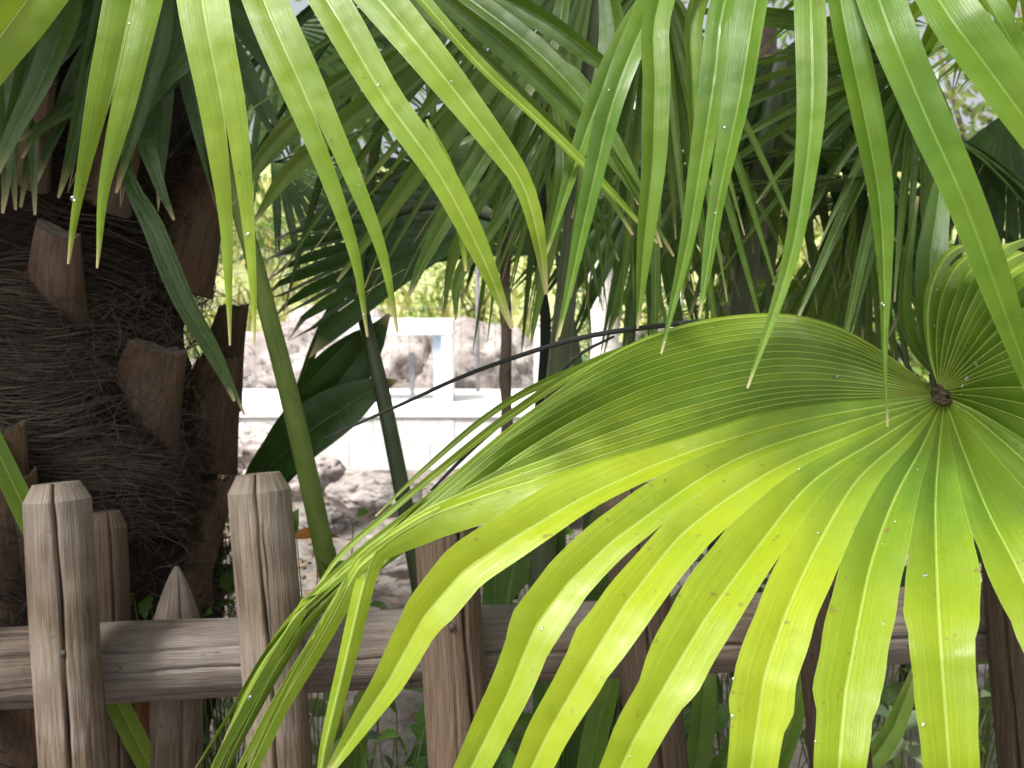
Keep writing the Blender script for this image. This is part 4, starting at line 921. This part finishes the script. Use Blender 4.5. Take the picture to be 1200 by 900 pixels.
# boulders
def boulder(px, py, d, sx, sy, sz, seed, label):
    me = bpy.data.meshes.new('boulder'); import bmesh
    bm = bmesh.new(); bmesh.ops.create_icosphere(bm, subdivisions=5, radius=1)
    for v in bm.verts:
        n = v.co.normalized(); dd = .22 * noise.noise(n * 1.3 + Vector((seed * 3, 0, 0))) + .10 * noise.noise(n * 3.1 + Vector((seed, 4, 0))) + .035 * noise.noise(n * 9 + Vector((seed, 0, 2)))
        cr = abs(noise.noise(n * 2.2 + Vector((0, seed, 7)))); dd -= .10 * math.exp(-(cr / .04) ** 2)
        q = n * (1 + dd); v.co = Vector((q.x * sx, q.y * sy, q.z * sz))
    bm.to_mesh(me); bm.free(); me.polygons.foreach_set('use_smooth', [True] * len(me.polygons)); me.materials.append(M['rock'])
    o = bpy.data.objects.new('rock' if max(sx, sy) < .3 else 'boulder', me); col.objects.link(o); o.location = P(px, py, d); o.location.z -= 0
    tag(o, label, 'rock' if max(sx, sy) < .3 else 'boulder', 'rocks on the earth bank' if max(sx, sy) < .3 else 'pinkish boulders behind the low wall')
for (bx, by, bd_, q_, sd_, lb_) in ((300, 530, 3.9, .16, 21, 'grey rock at the left foot of the white wall'), (345, 556, 3.6, .13, 22, 'low rock on the bank between the stalks'), (440, 580, 3.3, .11, 23, 'dark rock on the bank right of the thin stalk'),
    (470, 655, 2.9, .08, 24, 'small rock just above the rail left of the third post'), (655, 575, 3.7, .12, 25, 'rock below the white wall behind the fan strips'), (372, 610, 3.0, .07, 26, 'small rock on the bank behind the light green stalk')):
    boulder(bx, by, bd_, q_ * 1.5, q_, q_ * .75, sd_, lb_)
boulder(330, 450, 6.3, .62, .5, .42, 1, 'large pinkish boulder left of the white frame')
boulder(455, 440, 6.6, .5, .5, .42, 2, 'pinkish boulder seen through the white frame')
boulder(560, 440, 6.2, .42, .5, .40, 3, 'shaded boulder right of the white frame')
boulder(255, 480, 5.9, .4, .4, .32, 4, 'boulder at the edge of the shaggy trunk')
boulder(395, 405, 7.0, .5, .5, .35, 5, 'upper boulder above and left of the frame')
boulder(690, 470, 6.2, .5, .4, .3, 6, 'boulder behind the slim white post')
boulder(820, 440, 6.4, .6, .5, .4, 7, 'boulder at the right behind the stems')
boulder(1000, 430, 6.0, .5, .5, .5, 8, 'pinkish boulder in the right background')
# wire fence
wf = empty('wire_fence', tuple(P(400, 500, 5.2)), 'thin grey wire mesh fence in front of the boulders', 'wire fence'); mb = MB()
fx0, fx1 = P(200, 480, 5.2).x, P(700, 480, 5.2).x; fy = P(400, 480, 5.2).y; z0, z1 = zt + .0, P(400, 300, 5.2).z; x = fx0
while x < fx1: tube(mb, [Vector((x, fy, z0)), Vector((x + .004, fy + .003, (z0 + z1) / 2)), Vector((x, fy, z1))], .0016, 4, cap=False); x += .1
for k in range(9):
    z = z0 + (z1 - z0) * k / 8; tube(mb, [Vector((fx0, fy, z)), Vector(((fx0 + fx1) / 2, fy, z - .006)), Vector((fx1, fy, z))], .0014, 4, cap=False)
mb.build('mesh_wires', M['wire'], wf)
for x in (fx0, P(560, 480, 5.2).x, fx1):
    mb = MB(); tube(mb, [Vector((x, fy + .01, .5)), Vector((x, fy + .01, z1 + .03))], .012, 8); mb.build('fence_post', M['wire'], wf)
# brown stake
mb = MB(); pts = [P(597, 740, 1.62), P(595, 600, 1.62), P(593, 450, 1.63), P(592, 320, 1.64), P(588, 200, 1.65), P(580, 60, 1.66)]; pts.insert(0, Vector((pts[0].x, pts[0].y, 0)))
cp = crom([tuple(p) for p in pts], 40); tube(mb, [Vector(c) + Vector((.0015 * math.sin(k * 1.7), 0, 0)) for k, c in enumerate(cp)], [.0105 + .0012 * math.sin(k * 2.3) for k in range(40)], 12)
st = empty('slender_tree', tuple(pts[0]), 'slender sapling with thin straight brown stem left of the slim white post', 'sapling'); mb.build('trunk', M['bark'], st)

# ------------------------------------------------------------------ leafy plants
def leafquad(mb, p, d, u, s, wd, c, mi=0):
    sd = d.cross(u).normalized(); n = sd.cross(d)
    a = [(0, 0, 0), (.35, -.5, .08), (.35, 0, 0), (.35, .5, .08), (.72, -.34, .02), (.72, 0, -.06), (.72, .34, .02), (1, 0, -.16)]
    v = [mb.vert(p + d * s * q[0] + sd * s * wd * q[1] + n * s * q[2], (.5 + q[1] * .98, q[0] * s), c) for q in a]
    for f in ((0, 2, 1), (0, 3, 2), (1, 2, 5, 4), (2, 3, 6, 5), (4, 5, 7), (5, 6, 7)): mb.face(tuple(v[i] for i in f), mi)
def shrub(name, base, rx, ry, rz, cz, n, s, mat, label, cat, seed, group=None, wd=.5, trunks=3, tr=.012, tmat='bark', tname='stem', cname='foliage'):
    rg = random.Random(seed); root = empty(name, tuple(base), label, cat, group); mb = MB(); cen = base + Z * cz
    cl = [(Vector((rg.gauss(0, .45) * rx, rg.gauss(0, .45) * ry, rg.gauss(0, .42) * rz)), rg.uniform(.18, .42)) for _ in range(max(8, n // 45))]
    for i in range(n):
        c, cr = rg.choice(cl); q = Vector((rg.gauss(0, 1), rg.gauss(0, 1), rg.gauss(0, 1))).normalized() * rg.random() ** .5 * cr; p = cen + c + Vector((q.x * rx, q.y * ry, q.z * rz))
        if p.z < base.z + .02: continue
        d = (q.normalized() + Vector((rg.uniform(-1, 1), rg.uniform(-1, 1), rg.uniform(-.8, .6)))).normalized(); u = (Z + Vector((rg.uniform(-1, 1), rg.uniform(-1, 1), 0)) * .7).normalized()
        leafquad(mb, p, d, u, s * rg.uniform(.6, 1.25), wd, (rg.random(), 0, rg.random()))
    mb.build(cname, M[mat], root); mb = MB()
    for k in range(trunks):
        c = cl[k % len(cl)][0]; a = base + Vector((rg.uniform(-.04, .04), rg.uniform(-.04, .04), -.05)); b = cen + c
        tube(mb, [Vector(v) for v in crom([tuple(a), tuple(a * .6 + b * .4 + Vector((rg.uniform(-.05, .05), 0, .05))), tuple(b)], 10)], [tr * (1.2 - .8 * j / 9) for j in range(10)], 8)
        for m_ in range(4):
            e = cen + rg.choice(cl)[0]; s0 = a * .3 + b * .7; tube(mb, [s0, (s0 + e) / 2 + Vector((0, 0, .04)), e], [tr * .6, tr * .4, tr * .2], 6)
    mb.build(tname, M[tmat], root); return root
def gp(px, d, off=0): p = P(px, 450, d); return Vector((p.x, p.y, hgt(p.x, p.y) + off))
# pale barked tree
b = gp(704, 4.9); tre = empty('pale_bark_tree', tuple(b), 'pale barked tree trunk left of centre right, above the fan', 'tree'); tre['label'] = 'tree with smooth whitish trunk rising just above the fan edge'
mb = MB(); cp = [tuple(b - Z * .1), tuple(P(709, 420, 4.9)), tuple(P(705, 340, 4.9)), tuple(P(701, 280, 4.9)), tuple(P(690, 100, 5.0)), tuple(P(670, -150, 5.1))]; cp = crom(cp, 34)
tube(mb, [Vector(c) for c in cp], [.088 - .0012 * k + .003 * math.sin(k * 1.9) for k in range(34)], 18)
for (fx, ex, ey) in ((16, 820, 60), (20, 560, -20), (24, 800, -160)):
    a = Vector(cp[fx]); e = P(ex, ey, 5.1); tube(mb, [a, (a + e) / 2 + Z * .06, e], [.035, .022, .01], 8)
mb.build('trunk', M['birch'], tre)
mb = MB(); rg = random.Random(77); cen = P(690, -80, 5.1)
cl = [P(rg.uniform(430, 1000), rg.uniform(-300, 120), rg.uniform(4.6, 5.6)) for _ in range(34)]
for i in range(1500):
    c = rg.choice(cl); q = Vector((rg.gauss(0, .17), rg.gauss(0, .17), rg.gauss(0, .13))); leafquad(mb, c + q, Vector((rg.uniform(-1, 1), rg.uniform(-1, 1), rg.uniform(-1, .3))).normalized(), Z, rg.uniform(.05, .095), .6, (rg.random(), 0, rg.random()))
mb.build('crown', M['leaf_blue'], tre)
# shrubs beyond
k = 0
for (px, d, rx, rz, cz, n, s, mt, lb) in [
  (420, 8.0, .9, .55, .55, 900, .07, 'leaf_pale', 'yellow green shrub above the white frame'),
  (560, 7.4, .7, .6, .5, 800, .07, 'leaf_pale', 'pale leafy shrub behind the sapling stem'),
  (300, 8.5, .9, .8, .7, 900, .08, 'leaf_blue', 'greyish shrub on the slope left of the frame'),
  (660, 6.6, .5, .7, .55, 700, .06, 'leaf_pale', 'bright shrub between the sapling and the pale trunk'),
  (760, 6.0, .6, .8, .6, 800, .07, 'leaf_herb', 'green bush right of the pale trunk'),
  (860, 5.6, .6, .8, .6, 800, .07, 'leaf_pale', 'sunlit bush behind the dark stems at right'),
  (960, 5.0, .6, .7, .6, 800, .08, 'leaf_pale', 'bright yellow green bush above the fan middle'),
  (1060, 5.2, .7, .9, .7, 900, .08, 'leaf_herb', 'green bush behind the upright grey blades'),
  (1190, 4.6, .7, 1.0, .9, 1000, .08, 'leaf_herb', 'tall bush at the far right edge'),
  (170, 7.0, 1.0, 1.2, 1.0, 900, .09, 'leaf_herb', 'tall bush hidden mostly by the shaggy trunk')]:
    k += 1; shrub('shrub', gp(px, d), rx, rx * .8, rz, cz, n, s, mt, lb, 'shrub', 400 + k, 'shrubs growing beyond the low wall')
# taller trees beyond, thin crowns with the sky between
for (px, d, r, zc, n, mt, lb) in [
  (420, 11.5, 1.5, 3.2, 1100, 'leaf_blue', 'airy tree with small grey green leaves beyond the slope at left'),
  (640, 12.5, 1.4, 2.9, 900, 'leaf_herb', 'airy tree with green leaves beyond the slope near the middle'),
  (930, 11.5, 1.7, 3.0, 1100, 'leaf_herb', 'leafy tree beyond the slope right of the middle'),
  (1180, 9.0, 1.6, 3.0, 2000, 'leaf_blue', 'leafy tree beyond the slope at the right edge'),
  (120, 10.0, 1.8, 3.2, 1600, 'leaf_herb', 'leafy tree behind the shaggy palm trunk')]:
    shrub('leafy_tree', gp(px, d), r, r, r * .9, zc - 1.2, n, .13, mt, lb, 'tree', 500 + px, 'airy trees beyond the slope', .55, 2, .07, 'bark', 'trunk', 'crown')
# herbs and low plants behind the fence
def herb(px, py, d, n, s, mat, label, seed, wd=.6, h=.16, kind='herb', tone=0):
    rg = random.Random(seed); top = P(px, py, d); g = Vector((top.x, top.y, hgt(top.x, top.y))); root = empty(kind, tuple(g), label, 'plant', 'low plants behind the fence'); mb = MB(); ms = MB()
    for i in range(n):
        e = top + Vector((rg.gauss(0, h * .5), rg.gauss(0, h * .35), rg.uniform(-h, h * .35))); d_ = Vector((rg.uniform(-1, 1), rg.uniform(-1, .2), rg.uniform(-.6, .7))).normalized()
        leafquad(mb, e, d_, (Z + Vector((rg.uniform(-.5, .5), rg.uniform(-.8, 0), 0))).normalized(), s * rg.uniform(.6, 1.2), wd, (rg.random(), 0, rg.random()))
        tube(ms, [g + Vector((rg.uniform(-.02, .02), rg.uniform(-.02, .02), 0)), (g + e) / 2 + Vector((rg.uniform(-.03, .03), 0, .03)), e], [.0022, .0016, .001], 5, cap=False)
    mb.build('leaves', M[mat], root); ms.build('stems', M['stem'], root)
for j, a in enumerate([
 (255, 690, 1.50, 30, .05, 'leaf_herb', 'leafy herb between the first two front posts'), (262, 620, 1.7, 14, .08, 'leaf_herb', 'small broad leaved herb beside the slanting leaf base'),
 (355, 640, 1.45, 14, .08, 'leaf_herb', 'herb right of the second front post'), (450, 860, 1.4, 34, .07, 'leaf_herb', 'leafy herb below the rail left of the third post'),
 (390, 850, 1.5, 24, .05, 'leaf_blue', 'greyish herb below the rail behind the fan tips'), (260, 860, 1.5, 24, .05, 'leaf_herb', 'herb below the rail right of the pointed post'),
 (640, 600, 2.6, 30, .06, 'leaf_herb', 'small herb on the earth bank behind the grey stalk'), (700, 640, 1.6, 18, .12, 'leaf_mid', 'dark broad leaved herb under the fan centre'),
 (820, 850, 1.5, 24, .08, 'leaf_herb', 'herb below the fan between the fourth and fifth post'), (930, 870, 1.45, 24, .07, 'leaf_herb', 'low herb in the gap under the fan'),
 (1060, 850, 1.5, 30, .06, 'leaf_blue', 'greyish herb below the rail near the right edge'), (1080, 780, 1.7, 24, .08, 'leaf_mid', 'dark herb behind the rail near the right edge'),
 (600, 860, 1.5, 24, .07, 'leaf_mid', 'dark herb between the third and fourth post'), (870, 690, 1.8, 40, .09, 'leaf_dark', 'very dark bush behind the rail under the fan'),
 (1000, 680, 1.8, 40, .09, 'leaf_dark', 'dark bush behind the fifth post'), (760, 800, 1.8, 40, .09, 'leaf_dark', 'dark bush behind the fourth post'), (1150, 640, 1.8, 40, .09, 'leaf_dark', 'dark bush behind the right edge of the fan')]):
    herb(*a, seed=600 + j)
# strap leaved clumps low behind the fence
for (lb, cs, mt) in [
 ('strap leaved clump low under the fan', [[(812, 960, 1.4, 30), (822, 860, 1.4, 30), (826, 795, 1.4, 26), (832, 740, 1.42, 3)], [(840, 960, 1.42, 20), (870, 850, 1.42, 18), (895, 780, 1.42, 3)], [(905, 960, 1.4, 30), (925, 860, 1.4, 30), (940, 800, 1.4, 24), (948, 740, 1.4, 3)], [(1000, 960, 1.4, 24), (1040, 870, 1.4, 26), (1068, 800, 1.4, 16), (1080, 760, 1.4, 3)], [(690, 960, 1.4, 30), (700, 860, 1.4, 32), (716, 800, 1.4, 26), (724, 740, 1.4, 3)]], 'leaf_mid'),
 ('upright green straps between the third and fourth post', [[(577, 960, 1.4, 26), (578, 800, 1.4, 28), (580, 690, 1.4, 28), (582, 630, 1.4, 12), (584, 600, 1.4, 2)], [(640, 960, 1.45, 30), (640, 760, 1.45, 30), (650, 650, 1.45, 26), (662, 560, 1.45, 3)], [(660, 960, 1.5, 26), (690, 700, 1.5, 50), (704, 620, 1.5, 40), (720, 560, 1.5, 4)]], 'leaf_broad'),
 ('light green straps at the foot of the third post', [[(416, 960, 1.35, 26), (420, 860, 1.35, 24), (432, 800, 1.35, 16), (440, 770, 1.35, 3)], [(395, 960, 1.35, 20), (400, 870, 1.35, 20), (404, 820, 1.35, 3)]], 'leaf_mid')]:
    p = P(cs[0][0][0], 1000, cs[0][0][2]); root = empty('strap_leaf_clump', (p.x, p.y, 0), lb, 'plant', 'strap leaved clumps')
    for c in cs: c.insert(0, (c[0][0], 1500, c[0][2], c[0][3] * .6)); mb = MB(); strap(mb, c, .3, rn.uniform(-25, 25), tone=(.1, .5), n=24); mb.build('leaf', M[mt], root)
# orange dying leaf behind the second post
mb = MB(); leafquad(mb, P(335, 632, 1.40), V(1, .15, 0), V(0, 1, -.6), .085, .34, (.5, 0, .5)); tag(mb.build('fallen_leaf', M['leaf_orange']), 'orange dead leaf caught beside the second front post', 'leaf')
mb = MB(); leafquad(mb, P(575, 150, 2.05), V(.4, -1, 0), V(0, .4, -1), .07, .5, (.4, 0, .5)); tag(mb.build('hanging_leaf', M['leaf_orange']), 'rusty orange leaf among the white gaps at top middle', 'leaf')
